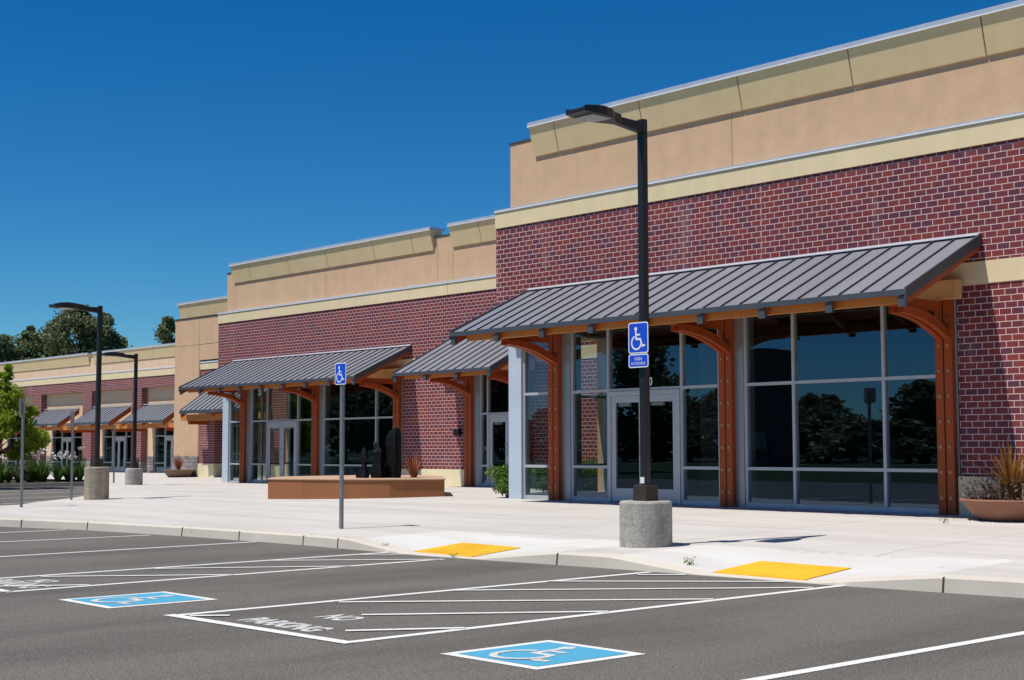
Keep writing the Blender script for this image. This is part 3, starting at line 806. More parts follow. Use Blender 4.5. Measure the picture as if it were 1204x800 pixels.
# far-left building
F = thing('retail_building', 'low far left store row with brick piers and small grey canopies behind the planting bed', 'building', (-85, 40.5, 0), world=True)
YF = 40.5
XL, XR = -112, -57.75
slab(F, 'brick_wall', 'brick', XL, XR, YF, YF+.4, 5.06, 5.70)
band(F, XL, XR, YF, 5.702, 6.10, proud=.04)
slab(F, 'stucco_wall', 'stucco_light', XL, XR, YF+.25, YF+.6, 6.05, 7.2)
cornice(F, XL, -85.0, YF+.25, 6.78, 7.42, (-98, -92), proud=.2); cornice(F, -84.3, XR, YF+.25, 6.78, 7.42, (-76.5, -70), proud=.2)
slab(F, 'roof', 'roofing', XL, XR, YF+.61, YF+20, 6.3, 6.4)
piers = [-92.2, -84.8, -78.25, -71.6, -64.5]
YR = YF+.38
for px in piers+[-99.4, -106.6]:
    slab(F, 'brick_pier', 'brick', px-.62, px+.62, YF+.003, YF+.9, .7, 5.058)
    slab(F, 'wall_base', 'stone', px-.66, px+.66, YF-.04, YF+.9, -.15, .698)
bays = [(-106.6, -99.4), (-99.4, -92.2), (-92.2, -84.8), (-84.8, -78.25), (-78.25, -71.6), (-71.6, -64.5)]
for a, b in bays:
    a += .625; b -= .625
    slab(F, 'stucco_wall', 'stucco_light', a, b, YR, YR+.3, 3.02, 5.056)
    slab(F, 'stucco_wall', 'stucco_light', a, a+.85, YR, YR+.3, 1.0, 3.018)
    slab(F, 'stone_base', 'stone', a, a+.87, YR-.03, YR+.3, -.15, .998)
    w0 = a+.9; w1 = b-.05; wd = (w1-w0)
    xs_ = [w0, w0+wd*.27, w0+wd*.27+1.75, w1]
    frame_grid('storefront_window', F, xs_, [.02, .62, 2.2, 3.0], YR+.03, skip={(1, 0), (1, 1)}, mat='alu_white')
    double_door(F, xs_[1]+.03, xs_[2]-.03, .02, 2.17, YR+.025)
    cx = (a+b)/2
    canopy(F, a-.35, b-.35, YR-.005, YR-1.45, 4.0, 3.06, [], 0, YF-.5, small=True, bolts=False) if False else None
slab(F, 'interior_wall', 'interior', XL, XR, YR+3.5, YR+3.6, 0, 5)
slab(F, 'interior_ceiling', 'interior', XL, XR, YR+.55, YR+3.5, 3.1, 3.2)
slab(F, 'interior_floor', 'floor_in', XL, XR, YR+.14, YR+3.5, -.1, .018)

def far_canopy(root, x0, x1, yw, ye, zw, ze):
    sl = (zw-ze)/(yw-ye)
    r = MB().use(M['roof'])
    r.hexa([(x0, ye, ze-.05), (x1, ye, ze-.05), (x1, yw, zw-.05), (x0, yw, zw-.05), (x0, ye, ze), (x1, ye, ze), (x1, yw, zw), (x0, yw, zw)])
    n = int((x1-x0)/.4); r.use(M['roof_edge'])
    for i in range(n+1):
        x = x0+.015+(x1-x0-.03)*i/n
        r.hexa([(x-.014, ye, ze), (x+.014, ye, ze), (x+.014, yw, zw), (x-.014, yw, zw), (x-.014, ye, ze+.04), (x+.014, ye, ze+.04), (x+.014, yw, zw+.04), (x-.014, yw, zw+.04)])
    ro = r.build('canopy_roof', root)
    f = MB().use(M['roof_edge']); f.box(x0-.02, x1+.02, ye-.03, ye-.002, ze-.13, ze+.01)
    f.build('fascia', ro)
    f = MB().use(M['flashing']); f.box(x0, x1, yw-.08, yw-.003, zw+.045, zw+.10); f.build('flashing', ro)
    for a, b in ((x0, x0+.12), (x1-.12, x1), ((x0+x1)/2-.06, (x0+x1)/2+.06)):
        q = MB().use(M['timber']); q.hexa([(a, ye+.02, ze-.30), (b, ye+.02, ze-.30), (b, yw-.01, zw-.30), (a, yw-.01, zw-.30), (a, ye+.02, ze-.055), (b, ye+.02, ze-.055), (b, yw-.01, zw-.055), (a, yw-.01, zw-.055)]); q.build('rafter', ro)
    b = MB().use(M['timber_orange']); b.box(x0-.45, x1+.62, ye+.30, ye+.55, ze-.42, ze-.16)
    b.use(M['timber_end']); b.box(x1+.622, x1+.66, ye+.29, ye+.56, ze-.43, ze-.15)
    b.build('beam', ro)
    for a in (x0+.12, x1-.3):
        q = MB().use(M['timber']); q.box(a, a+.18, ye+.31, yw-.02, ze-.58, ze-.422); q.build('bracket', ro)
far_canopy(T, -55.0, -49.8, YT+.045, YT-1.2, 3.92, 3.06)
for x0, x1 in ((-105, -100.2), (-98.0, -93.0), (-90.75, -85.75), (-83.7, -78.8), (-77.2, -72.3), (-70.4, -65.4)):
    far_canopy(F, x0, x1, YF-.05, YF-1.45, 3.98, 3.05)

# ------------------------------------------------------------------ street lamps
def street_lamp(name, label, x, y, base_r, base_h, top, base_mat, arm_len=1.22, sticker=False):
    z = zf(x, y); t = thing(name, label, 'street lamp', (x, y, z), 'black street lamps on round concrete bases')
    b = MB().use(M[base_mat]); r = base_r
    b.lathe([(r, -.2), (r, base_h-.03), (r-.012, base_h-.008), (r-.035, base_h)], 56); b.build('concrete_base', t, smooth=False)
    c = MB().use(M['brown_metal']); s = .118
    c.hexa([(-s, -s, base_h-.005), (s, -s, base_h-.005), (s, s, base_h-.005), (-s, s, base_h-.005), (-s*.93, -s*.93, base_h+.20), (s*.93, -s*.93, base_h+.20), (s*.93, s*.93, base_h+.20), (-s*.93, s*.93, base_h+.20)]); c.build('base_cover', t, bevel=.008)
    p = MB().use(M['black_metal']); h = .05; p.box(-h, h, -h, h, base_h+.19, top-z); p.build('pole', t, bevel=.012)
    T0 = top-z
    # arm and cobra head pointing to the parking lot (-Y)
    a = MB().use(M['black_metal'])
    a.hexa([(-.045, -.60, T0-.125), (.045, -.60, T0-.125), (.048, -.049, T0-.185), (-.048, -.049, T0-.185), (-.045, -.60, T0-.035), (.045, -.60, T0-.035), (.048, -.049, T0-.045), (-.048, -.049, T0-.045)]); a.build('arm', t, bevel=.012)
    hd = MB().use(M['black_metal'])
    prof = [(-.44, .05, .02, .11), (-.58, .075, .035, .11), (-.72, .17, .045, .10), (-.86, .20, .05, .095), (-1.02, .20, .035, .092), (-1.14, .19, .0, .088), (-1.22, .17, -.045, .082)]
    rings = []
    for yy, w, up, dn in prof:
        ring = [(-w, -dn), (w, -dn), (w, up*.25), (w*.75, up*.8), (w*.35, up), (-w*.35, up), (-w*.75, up*.8), (-w, up*.25)]
        rings.append([(q[0], yy, T0-.02+q[1]) for q in ring])
    for ra, rb in zip(rings[:-1], rings[1:]):
        for k in range(8): hd.poly([ra[k], ra[(k+1) % 8], rb[(k+1) % 8], rb[k]])
    hd.poly(rings[0]); hd.poly(rings[-1][::-1]); ho = hd.build('lamp_head', t)
    l = MB().use(M['lens']); l.box(-.15, .15, -1.08, -.74, T0-.128, T0-.112); l.build('lens', ho)
    if sticker:
        s_ = MB().use(M['decal']); s_.box(-.03, .04, -.0655, -.0645, base_h+.22, base_h+.30); s_.build('sticker', t)
    return t
lampA = street_lamp('street_lamp', 'tallest black street lamp, on a grey concrete base, with two blue signs on its pole', -12.47, 13.54, .335, .57, 5.68, 'base_conc', sticker=True)
street_lamp('street_lamp', 'black street lamp on a tan concrete base beside the rear parking area', -32.32, 15.72, .29, .78, 4.89, 'base_conc_tan')
street_lamp('street_lamp', 'smallest black street lamp, on a pale grey base in front of the far left stores', -44.05, 22.75, .285, .55, 4.62, 'base_conc')

# ------------------------------------------------------------------ signs
def rrect(w, h, r, n=5):
    pts = []
    for cx, cz, a0 in ((w/2-r, h/2-r, 0), (-w/2+r, h/2-r, 90), (-w/2+r, -h/2+r, 180), (w/2-r, -h/2+r, 270)):
        for k in range(n+1):
            a = R(a0+90*k/n); pts.append((cx+r*math.cos(a), cz+r*math.sin(a)))
    return pts
def plate(name, parent, w, h, y, zc, mat, r=.035, th=.004, border=True):
    mb = MB()
    o = rrect(w, h, r)
    mb.use(M['sign_white'] if border else M[mat])
    n = len(o)
    mb.poly([(a, y, zc+b) for a, b in o]); mb.use(M['sign_back']); mb.poly([(a, y+th, zc+b) for a, b in o])
    for k in range(n):
        a, b = o[k], o[(k+1) % n]; mb.poly([(a[0], y, zc+a[1]), (b[0], y, zc+b[1]), (b[0], y+th, zc+b[1]), (a[0], y+th, zc+a[1])])
    p = mb.build(name, parent)
    if border:
        i = rrect(w-.030, h-.030, max(.008, r-.014)); q = MB().use(M[mat]); q.poly([(a, y-.0012, zc+b) for a, b in i]); f = q.build('blue_face', p, recalc=False)
    return p
def wheelchair(parent, w, h, y, zc):
    q = MB().use(M['sign_white']); isa(q, lambda u, v: ((u-.53)*w, y, zc+(v-.5)*h), (0, -1, 0)); return q.build('wheelchair_symbol', parent, recalc=False)

s1 = thing('parking_sign', 'blue wheelchair sign on the black lamp pole, above the van accessible plate', 'sign', (-12.47, 13.44, 2.83))
pl = plate('sign_plate', s1, .345, .40, -.012, 0, 'sign_blue'); wheelchair(pl, .30, .31, -.016, -.005)
s2 = thing('van_sign', 'small blue van accessible plate right under the wheelchair sign on the black lamp pole', 'sign', (-12.47, 13.44, 2.535))
pl = plate('sign_plate', s2, .345, .175, -.012, 0, 'sign_blue')
for body, sz, zz in (('VAN', .068, .022), ('ACCESSIBLE', .05, -.035)):
    o = text_mesh('lettering', body, sz, M['sign_white'], .95); o.rotation_euler = (R(90), 0, 0); o.location = (0, -.0165, zz); o.parent = pl

s3 = thing('parking_sign', 'blue wheelchair sign on a thin grey post at the kerb', 'sign', (-18.55, 13.13, zf(-18.55, 13.13)))
q = MB().use(M['galv']); q.box(-.032, .032, -.02, .02, -.1, 2.50); q.build('post', s3)
pl = plate('sign_plate', s3, .30, .345, -.035, 2.43, 'sign_blue'); wheelchair(pl, .26, .27, -.039, 2.425)

s4 = thing('sign_post', 'grey sign post at the left edge, its sign seen edge-on in front of the tree', 'sign', (-30.34, 13.02, zf(-30.34, 13.02)), rz=R(-52))
q = MB().use(M['galv']); q.hexa([(-.03, -.02, -.1), (.03, -.02, -.1), (.03, .02, -.1), (-.03, .02, -.1), (-.005, -.02, 2.36), (.05, -.02, 2.36), (.05, .02, 2.36), (-.005, .02, 2.36)]); q.build('post', s4)
q = MB().use(M['sign_back']); q.box(-.115, .14, -.028, -.022, 2.04, 2.37); q.build('sign_plate', s4)
s5 = thing('sign_post', 'thin grey post standing against the tan concrete lamp base', 'sign', (-32.78, 15.3, zf(-32.78, 15.3)), rz=R(40))
q = MB().use(M['galv']); q.box(-.03, .03, -.02, .02, -.1, 2.10); q.build('post', s5)
q = MB().use(M['sign_back']); q.box(-.03, .27, -.006+.03, .03, 1.75, 2.12); q.build('sign_plate', s5); 
s5.rotation_euler.z = R(-43)
s6 = thing('sign_post', 'thin short grey post between the two far street lamps', 'sign', (-47.4, 23.7, zf(-47.4, 23.7)))
q = MB().use(M['galv']); q.box(-.03, .03, -.02, .02, -.1, 2.05); q.build('post', s6)

# ------------------------------------------------------------------ plants
def leaves(mb, pts_fn, n, size, mat, flat=.0, rng=random):
    mb.use(M[mat])
    for _ in range(n):
        p = Vector(pts_fn()); s = size*rng.uniform(.6, 1.3)
        d = Vector((rng.gauss(0, 1), rng.gauss(0, 1), rng.gauss(0, 1)*(1-flat))).normalized()
        u = d.cross(Vector((rng.gauss(0, 1), rng.gauss(0, 1), rng.gauss(0, 1)))).normalized()
        mb.poly([p-d*s*.5, p+u*s*.28, p+d*s*.5, p-u*s*.28])
def crown_points(clumps, rng=random, soft=False):
    def f():
        c, r = rng.choice(clumps)
        while True:
            v = Vector((rng.uniform(-1, 1), rng.uniform(-1, 1), rng.uniform(-1, 1)))
            if .25 < v.length < 1: break
        if soft: v = Vector([max(-1.15, min(1.15, rng.gauss(0, .56))) for _ in range(3)])
        return c+Vector((v.x*r, v.y*r, v.z*r*.8))
    return f
def tree_thing(name, label, loc, crown, trunk_pts, trunk_r, leaf_n, leaf_s, mat, group=None, limbs=()):
    t = thing(name, label, 'tree', loc, group)
    tr = MB().use(M['bark']); tr.tube(trunk_pts, trunk_r, 8)
    for l, r in limbs: tr.tube(l, r, 6)
    tr.build('trunk', t)
    c = MB(); leaves(c, crown_points(crown, random, leaf_s > .3), leaf_n, leaf_s, mat); c.build('crown', t, recalc=False)
    return t
# young bright tree at the left edge
rng = random.Random(3)
cl = []
for k in range(34):
    a = rng.uniform(0, 2*PI); z = rng.uniform(1.15, 3.4); r = 1.75*math.sqrt(max(.05, 1-((z-2.0)/1.75)**2))*rng.uniform(.35, 1.0)
    cl.append((Vector((r*math.cos(a), r*math.sin(a), z)), rng.uniform(.28, .5)))
cl += [(Vector((.45, .35, 3.6)), .32), (Vector((.5, .4, 4.0)), .24), (Vector((.55, .45, 4.3)), .14), (Vector((1.0, .95, 2.2)), .4), (Vector((1.1, 1.1, 1.7)), .35), (Vector((.9, 1.2, 2.7)), .28)]
cl += [(c*1.0+Vector((rng.uniform(-.4, .4), rng.uniform(-.4, .4), rng.uniform(-.3, .3))), r*.9) for c, r in cl[:34]]
limbs = [([(0, 0, 1.0), (c.x*.5, c.y*.5, (c.z+1.2)/2), tuple(c)], [.03, .018, .006]) for c, r in cl[::2]]
tree_thing('young_tree', 'young bright green broadleaf tree at the left edge, in the planting bed', (-51.35, 20.75, .1), cl, [(0, 0, 0), (.03, 0, 1), (.1, .05, 2.2), (.4, .3, 3.6)], [.06, .05, .035, .012], 11000, .185, 'leaf_bright', None, limbs)

# tall dark trees behind the far left building
def at_px(px, dep):   # place along a bearing from the camera (metres of depth), used for far tree positions
    lat = (px-602)/1682.6*dep; return (.67*lat-.7424*dep, .7424*lat+.67*dep)
def dark_tree(seed, H, W, loose, mat):
    rng = random.Random(seed); cl = []
    for k in range(95):
        z = H*rng.uniform(.2, 1.0); prof = min(1, (1.02-z/H)*2.1)**.8; r = W*prof*rng.uniform(.2, 1.0); a = rng.uniform(0, 2*PI)
        cl.append((Vector((r*math.cos(a), r*math.sin(a), z)), W*rng.uniform(.20, .36)*(.45+.55*prof)))
    cl.append((Vector((0, 0, H)), W*.09))
    limbs = [([(0, 0, c.z*.8), tuple(c)], [.06, .015]) for c, r in cl[::3]]
    return cl, limbs
bg = [('broad dark tree behind the far left roof, just left of the lamp pole', 92, 128, 14.0, 4.6, 'leaf_mid'), ('slim dark fir behind the far left roof, second from the left edge', 34, 128, 12.2, 3.0, 'leaf_dark'),
      ('dark tree at the left edge behind the roof, partly cut by the frame', 0, 126, 11.2, 3.4, 'leaf_dark'), ('dark green tree behind the roof between the slim fir and the broad tree', 63, 132, 12.9, 3.8, 'leaf_mid'),
      ('dark fir behind the roof just right of the tallest lamp on the left', 118, 130, 13.6, 3.2, 'leaf_dark'), ('lowest dark tree behind the far left roof, right end of the row', 139, 134, 11.6, 2.4, 'leaf_dark'),
      ('lone dark tree peeping over the roof beside the tan tower', 197, 120, 12.3, 2.3, 'leaf_mid')]
for i, (lab, px, dep, Hh, W, mat) in enumerate(bg):
    c, lb = dark_tree(20+i, Hh, W, 0, mat); x, y = at_px(px, dep)
    tree_thing('dark_tree', lab, (x, y, 0), c, [(0, 0, 0), (0, 0, Hh*.5), (0, 0, Hh*.95)], [.3, .2, .04], 20000 if W > 2.4 else 13000, .36, mat, 'dark trees behind the far left building', lb)
# tree line across the parking lot, seen mirrored in the shop windows
rng = random.Random(11)
protos = []
for i in range(3):
    c, lb = dark_tree(60+i, 6.2+.6*i, 3.0, 0, 'leaf_mid')
    protos.append(tree_thing('roadside_tree', 'dark tree mirrored in the large shop windows', (-60-30*i, -82, -.05), c, [(0, 0, 0), (0, 0, 3), (0, 0, 6)], [.25, .18, .06], 2600, .6, 'leaf_mid', 'trees mirrored in the shop windows', lb))
for i in range(34):
    p = protos[i % 3]; s = rng.uniform(.72, 1.1)
    dup(p, (-138+i*3.7+rng.uniform(-1.5, 1.5), -84+rng.uniform(-5, 9), -.05), rng.uniform(0, 6), None, (s*1.6, s*1.6, s))
for i in range(16):
    p = protos[i % 3]; s = rng.uniform(1.25, 1.6)
    dup(p, (-100-i*4.4+rng.uniform(-1.5, 1.5), -33+rng.uniform(-5, 5), -.05), rng.uniform(0, 6), None, (s*1.1, s*1.1, s))
for i in range(14):
    p = protos[i % 3]; s = rng.uniform(1.1, 1.4)
    dup(p, (-182-i*3.0+rng.uniform(-3, 3), 22-i*5.0, -.05), rng.uniform(0, 6), None, (s*1.4, s*1.4, s))
for i in range(22):  # squashed copies added as a low hedge, closing sky gaps in the reflections
    p = protos[i % 3]; s = rng.uniform(.45, .62)
    dup(p, (-130+i*4.6+rng.uniform(-1.5, 1.5), -72+rng.uniform(-3, 3), -.05), rng.uniform(0, 6), None, (s*2.6, s*2.6, s))
c, lb = dark_tree(77, 9.0, 3.0, 0, 'leaf_mid')
tree_thing('roadside_tree', 'tall dark tree mirrored in the glass above the main double doors', (-60.5, -25, -.05), c, [(0, 0, 0), (0, 0, 3), (0, 0, 8)], [.25, .18, .06], 5000, .5, 'leaf_mid', 'trees mirrored in the shop windows', lb)
hb = thing('retail_building', 'plain dark brick building across the parking lot, mirrored in the largest shop window', 'building', (-62, -44, 0), world=True)
slab(hb, 'wall', 'brick', -66, -62.4, -43, -40, -.06, 8.2); slab(hb, 'coping', 'roof_edge', -66.1, -62.3, -43.1, -39.9, 8.202, 8.4)
frame_grid('window', hb, [-65.6, -64.2, -62.8], [.4, 2.6], -39.94, mat='alu', fd=.05)

# bushes in the recess beside the near store
def bush(seed, w, h, n, size, mat):
    rng = random.Random(seed); mb = MB(); cl = []
    for k in range(16):
        a = rng.uniform(0, 2*PI); r = w*rng.uniform(0, .8); z = h*rng.uniform(.15, .9)*(1-.5*(r/w)**2); cl.append((Vector((r*math.cos(a), r*math.sin(a), z)), h*rng.uniform(.18, .3)))
    leaves(mb, crown_points(cl, rng), n, size, mat)
    mb.use(M['bark'])
    for c, r in cl[::2]: mb.tube([(0, 0, 0), tuple(c)], [.014, .005], 5)
    return mb
b0 = bush(1, .42, .72, 3600, .055, 'leaf_bush').build('bush', recalc=False); b0.location = (-23.12, 20.72, .33); b0.scale = (1.3, 1.3, 1.12)
tag(b0, 'bright green bush at the foot of the blue grey corner pillar', 'bush')
for i, (x, y, s, lab) in enumerate([(-23.4, 22.2, 1.1, 'green bush seen through the corner glass, behind the blue grey pillar'), (-23.7, 23.6, 1.15, 'green bush seen through the glass, in the middle of the recessed bed'), (-25.3, 25.7, 1.2, 'green bush seen through the glass, near the recessed brick wall'), (-24.6, 24.6, 1.2, 'green bush seen low through the pane left of the main doors'), (-26.2, 26.3, 1.0, 'green bush seen through glass against the cream wall base')]):
    c = b0.copy(); C.objects.link(c); c.location = (x, y, .37); c.rotation_euler.z = i*1.3; c.scale = (s*1.3, s*1.3, s*.95); tag(c, lab, 'bush', 'bushes seen through the corner glass')

# strap-leaf clumps with pale flowers in the planting bed
def strap_clump(seed, n, L, mat, flowers=True, width=.03, spread=.8):
    rng = random.Random(seed); t_leaf = MB().use(M[mat])
    for k in range(n):
        a = rng.uniform(0, 2*PI); lean = rng.uniform(.1, 1)*spread; l = L*rng.uniform(.6, 1.1); w = width*rng.uniform(.7, 1.2)
        dx, dy = math.cos(a), math.sin(a); px, py = -dy*w, dx*w
        pts = []
        for j in range(5):
            u = j/4; out = l*lean*(u**1.5); up = l*(u-.45*lean*u*u); pts.append((out*dx+rng.uniform(-.0, .0)+.05*dx, out*dy+.05*dy, up))
        for j in range(4):
            a0, a1 = pts[j], pts[j+1]; w0 = 1-.9*(j/4)**2; w1 = 1-.9*((j+1)/4)**2
            t_leaf.poly([(a0[0]-px*w0, a0[1]-py*w0, a0[2]), (a0[0]+px*w0, a0[1]+py*w0, a0[2]), (a1[0]+px*w1, a1[1]+py*w1, a1[2]), (a1[0]-px*w1, a1[1]-py*w1, a1[2])])
    fl = None
    if flowers:
        fl = []
        for k in range(flowers):
            a = rng.uniform(0, 2*PI); r = rng.uniform(.05, .3); h = L*rng.uniform(1.05, 1.3); fl.append((r*math.cos(a), r*math.sin(a), h))
    return t_leaf, fl
def flower_plant(seed, loc, label, nfl):
    t = thing('bed_plant', label, 'plant', loc, 'strap leaved plants in the planting bed')
    lf, fl = strap_clump(seed, 70, .95, 'leaf_strap', nfl); lf.build('leaves', t, recalc=False)
    for p in fl or []:
        mb = MB().use(M['leaf_strap']); mb.tube([(p[0]*.3, p[1]*.3, 0), p], .008, 5); mb.use(M['flower'])
        rr = random.Random(int(p[0]*9999))
        for k in range(14):
            d = Vector((rr.gauss(0, 1), rr.gauss(0, 1), rr.gauss(0, 1))).normalized()*.075; u = d.orthogonal().normalized()*.03
            q = Vector(p)+d; mb.poly([Vector(p)-u*.3, q+u, q+d*.3, q-u])
        mb.build('flower_head', t, recalc=False)
    return t
fp = [flower_plant(100, (-53.9, 25.0, .13), '', 3), flower_plant(101, (-54.0, 23.6, .13), '', 3)]
fp[0]['label'] = 'strap leaved plant at the right end of the planting bed, nearest the tan lamp base'
fp[1]['label'] = 'strap leaved plant second from the right end of the planting bed'
rng = random.Random(5); k = 0
for y in (25.3, 24.65, 24.0, 23.3, 22.6, 22.0, 21.4, 20.8, 20.2, 19.6, 19.0):
    for x in (-53.8, -54.7, -55.8):
        k += 1
        c = dup(fp[k % 2], (x+rng.uniform(-.3, .3), y+rng.uniform(-.25, .25), .13), rng.uniform(0, 6), None, rng.uniform(.8, 1.1))
        c['label'] = 'green strap leaved plant in the crowded row under the far left windows'
for f in fp: pass

# low round shrub in the bed
b2 = bush(4, .55, .75, 1600, .09, 'leaf_mid').build('bush', recalc=False); b2.location = (-53.8, 23.0, .13)
tag(b2, 'dark rounded shrub among the strap leaved plants in the left bed', 'bush')

# planters
def bowl(r0, r1, h): return [(r0, 0), (r0*1.12, h*.12), (r0+(r1-r0)*.62, h*.45), (r1*.96, h*.80), (r1, h*.86), (r1+.02, h*.90), (r1+.02, h), (r1-.05, h), (r1-.07, h*.86)]
px_, py_ = -10.84, 19.72; zpl = zf(px_, py_)
q = MB().use(M['terracotta']); q.lathe(bowl(.46, .72, .31), 48); pot = q.build('planter', smooth=True); pot.location = (px_, py_, zpl)
tag(pot, 'wide terracotta bowl planter at the right edge by the brick pier', 'planter')
pt = thing('potted_plant', 'spiky bronze plant with dry stems in the terracotta bowl', 'plant', (px_, py_, zpl+.27))
s_ = MB().use(M['soil']); s_.lathe([(.64, -.03), (.64, .0)], 24); s_.build('soil', pt)
lf, _ = strap_clump(7, 64, 1.0, 'leaf_bronze', 0, .032, .8); lf.build('spiky_leaves', pt, recalc=False)
dr = MB().use(M['leaf_dry']); rng = random.Random(9)
for k in range(170):
    a = rng.uniform(0, 2*PI); r = .62*math.sqrt(rng.uniform(.02, 1)); h = rng.uniform(.12, .42); x, y = r*math.cos(a), r*math.sin(a); ex = x*1.18+rng.uniform(-.12, .12); ey = y*1.18+rng.uniform(-.12, .12)
    dr.tube([(x, y, 0), ((x+ex)/2, (y+ey)/2, h*.6), (ex, ey, h)], [.006, .004, .003], 4)
leaves(dr, lambda: (lambda a, r, z: (r*math.cos(a), r*math.sin(a), z))(rng.uniform(0, 2*PI), rng.uniform(.3, .74), rng.uniform(.03, .36)), 480, .05, 'leaf_dry', 0, rng)
dr.build('dry_stems', pt, recalc=False)
gv = MB().use(M['gravel']); rng = random.Random(12)
for k in range(170):
    x = px_+rng.gauss(-.45, .5); y = 19.28+rng.gauss(0, .13); s = rng.uniform(.008, .022); z = zf(x, y)
    if y > 20.2: continue
    i = [Vector((rng.uniform(.6, 1)*s*math.cos(2*PI*j/5), rng.uniform(.6, 1)*s*math.sin(2*PI*j/5), 0)) for j in range(5)]
    top = Vector((x, y, z+s*.8))
    for j in range(5): gv.poly([Vector((x, y, z))+i[j], Vector((x, y, z))+i[(j+1) % 5], top])
tag(gv.build('spilled_gravel', recalc=False), 'pale gravel and leaf litter scattered under the terracotta bowl', 'gravel', None, 'stuff')

q = MB().use(M['pot_brown']); q.lathe(bowl(.42, .66, .33), 40); pot2 = q.build('planter', smooth=True); pot2.location = (-55.95, 31.0, zf(-55.95, 31.0))
tag(pot2, 'small brown bowl planter in front of the stone base of the tan tower', 'planter')
p2 = thing('potted_plant', 'reddish grassy plant in the brown bowl by the tan tower', 'plant', (-55.95, 31.0, pot2.location.z+.27))
lf, _ = strap_clump(17, 90, .75, 'leaf_red', 0, .018, .6); lf.build('spiky_leaves', p2, recalc=False)

# fountain basin with basalt stones
poly = [(-28.09, 17.84), (-27.2, 18.15), (-26.34, 18.6), (-25.5, 19.35), (-24.83, 20.37), (-26.2, 21.46), (-27.4, 22.4), (-28.6, 22.9), (-29.9, 21.6), (-29.9, 19.5), (-29.2, 18.7)]
fo = thing('fountain_basin', 'low brown stucco basin with black standing stones, in front of the middle store', 'fountain', (-27.3, 20.5, .3), world=True)
mb = MB().use(M['fountain']); mb.prism_z(poly, .1, .72); mb.build('basin_wall', fo)
cx = sum(p[0] for p in poly)/len(poly); cy = sum(p[1] for p in poly)/len(poly)
mb = MB().use(M['fountain_top']); mb.prism_z([(cx+(x-cx)*1.012, cy+(y-cy)*1.012) for x, y in poly], .722, .752); mb.build('coping', fo, bevel=.008)
def rock(name, label, loc, prof, seed, top=True, wob=.2):
    rng = random.Random(seed); mb = MB().use(M['rock']); n = 11
    off = [1+rng.uniform(-wob, wob) for _ in range(n)]
    rings = []
    for w, z, lx in prof:
        rings.append([(lx+w*off[k]*rng.uniform(.93, 1.07)*math.cos(2*PI*k/n), w*.8*off[k]*rng.uniform(.93, 1.07)*math.sin(2*PI*k/n), z+(rng.uniform(-.04, .04) if z > .1 else 0)) for k in range(n)])
    for a, b in zip(rings[:-1], rings[1:]):
        for k in range(n): mb.poly([a[k], a[(k+1) % n], b[(k+1) % n], b[k]])
    mb.use(M['rock_top'] if top else M['rock']); mb.poly(rings[-1])
    o = mb.build(name); o.location = loc; return tag(o, label, 'rock', 'black standing stones in the fountain basin')
rock('standing_stone', 'tallest black standing stone in the brown fountain basin', (-26.42, 20.15, .74), [(.17, -.05, 0), (.185, .25, -.01), (.165, .5, .015), (.18, .75, .0), (.16, .98, .02), (.12, 1.07, .05), (.05, 1.18, .11)], 1, True, .3)
rock('standing_stone', 'shorter black stone with a rough pointed top, just left of the tallest one', (-26.66, 19.82, .74), [(.12, -.05, 0), (.14, .15, .01), (.09, .34, .04), (.12, .50, .01), (.13, .60, .03), (.07, .70, .08), (.05, .74, -.01), (.03, .82, -.04)], 2, True, .5)
rock('standing_stone', 'smallest black stone leaning at the left foot of the stone group', (-26.86, 19.62, .74), [(.14, -.03, 0), (.15, .10, 0), (.06, .26, .05), (.05, .38, .02), (.09, .50, .06), (.06, .60, .04), (.02, .70, .0)], 3, False, .5)
rock('standing_stone', 'little black stone wedged between the two larger standing stones', (-26.56, 19.95, .74), [(.08, -.03, 0), (.07, .14, .03), (.05, .30, .0), (.02, .42, .02)], 5, False, .5)
fpnt = thing('potted_plant', 'reddish grassy plant behind the tallest standing stone in the fountain basin', 'plant', (-26.55, 20.85, .72))
lf, _ = strap_clump(27, 60, .72, 'leaf_red', 0, .016, .8); lf.build('spiky_leaves', fpnt, recalc=False)

# small weeds in the joints
def weed(loc, seed, s, label):
    rng = random.Random(seed); mb = MB().use(M['leaf_bush'])
    for k in range(5):
        a = rng.uniform(0, 2*PI); mb.tube([(0, 0, 0), (.03*math.cos(a), .03*math.sin(a), .07*s), (.06*math.cos(a), .06*math.sin(a), .13*s)], [.004, .003, .002], 4)
    leaves(mb, lambda: (rng.gauss(0, .03), rng.gauss(0, .03), rng.uniform(.02, .15)*s), 26, .05*s, 'leaf_bush', 0, rng)
    o = mb.build('weed', recalc=False); o.location = loc; return tag(o, label, 'weed', 'weeds growing in the concrete joints')
weed((-10.98, 12.66, .06), 1, .75, 'little green weed at the left corner of the nearer yellow pad')
weed((-16.05, 12.1, .06), 2, .4, 'tiny weed at the kerb left of the farther yellow pad')
weed((-14.45, 12.0, .012), 3, .35, 'tiny dark weed at the foot of the farther yellow pad')
weed((-11.3, 18.6, .33), 4, .5, 'tiny weed in the pavement in front of the terracotta bowl')

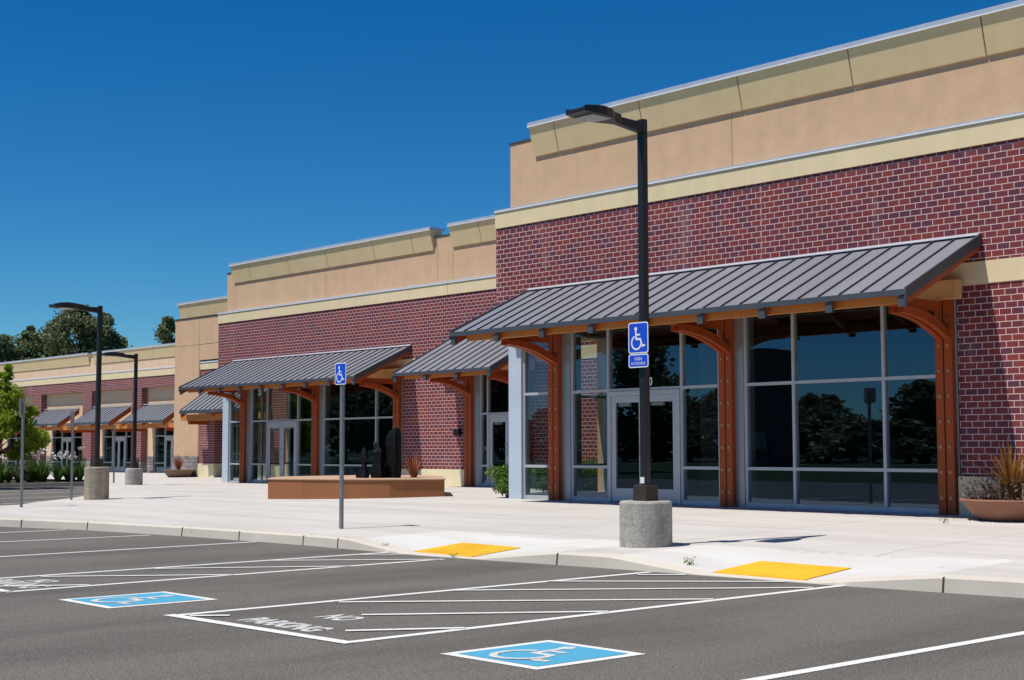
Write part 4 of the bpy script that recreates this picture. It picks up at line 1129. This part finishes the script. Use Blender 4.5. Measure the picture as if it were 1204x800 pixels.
# ------------------------------------------------------------------ light, sky, camera
sc = bpy.context.scene
w = bpy.data.worlds.new('World'); sc.world = w; w.use_nodes = True
nt = w.node_tree; nt.nodes.clear()
out = nt.nodes.new('ShaderNodeOutputWorld'); bgn = nt.nodes.new('ShaderNodeBackground')
sky = nt.nodes.new('ShaderNodeTexSky'); sky.sky_type = 'NISHITA'; sky.sun_disc = False
sd = Vector((-.38, -1, 2.2)).normalized()
sky.sun_elevation = math.asin(sd.z); sky.sun_rotation = math.atan2(sd.x, sd.y)
sky.altitude = 1500; sky.air_density = 1.0; sky.dust_density = .1; sky.ozone_density = 3.0
hs = nt.nodes.new('ShaderNodeHueSaturation'); hs.inputs['Saturation'].default_value = 1.42; hs.inputs['Value'].default_value = 1.0
mu = nt.nodes.new('ShaderNodeMix'); mu.data_type = 'RGBA'; mu.blend_type = 'MULTIPLY'; mu.inputs[0].default_value = 1; mu.inputs[7].default_value = (.47, .80, .91, 1)
nt.links.new(sky.outputs[0], hs.inputs['Color']); nt.links.new(hs.outputs[0], mu.inputs[6]); nt.links.new(mu.outputs[2], bgn.inputs[0])
bgn.inputs[1].default_value = .1
nt.links.new(bgn.outputs[0], out.inputs[0])
sl = bpy.data.lights.new('sun', 'SUN'); sl.energy = 5.0; sl.angle = R(.5); sl.color = (1, .955, .88)
so_ = bpy.data.objects.new('sun', sl); C.objects.link(so_); so_.location = (-20, -20, 40)
so_.rotation_euler = sd.to_track_quat('Z', 'Y').to_euler()

cd = bpy.data.cameras.new('camera'); cam = bpy.data.objects.new('camera', cd); C.objects.link(cam); sc.camera = cam
cd.sensor_fit = 'HORIZONTAL'; cd.sensor_width = 36; cd.lens = 36*1682.56/1204; cd.clip_start = .1; cd.clip_end = 3000
cam.location = (0, 0, 1.42)
yaw, pitch, roll = R(47.93671), R(4.33704), R(.123314)
cam.matrix_world = Matrix.Translation((0, 0, 1.42)) @ Matrix.Rotation(yaw, 4, 'Z') @ Matrix.Rotation(PI/2+pitch, 4, 'X') @ Matrix.Rotation(-roll, 4, 'Z')
sc.render.engine = 'CYCLES'
sc.view_settings.view_transform = 'Standard'; sc.view_settings.look = 'None'; sc.view_settings.gamma = 1; sc.view_settings.exposure = 0
sc.cycles.max_bounces = 10; sc.cycles.transparent_max_bounces = 16; sc.cycles.glossy_bounces = 4
for o in bpy.data.objects:
    if 'w' in o: del o['w']
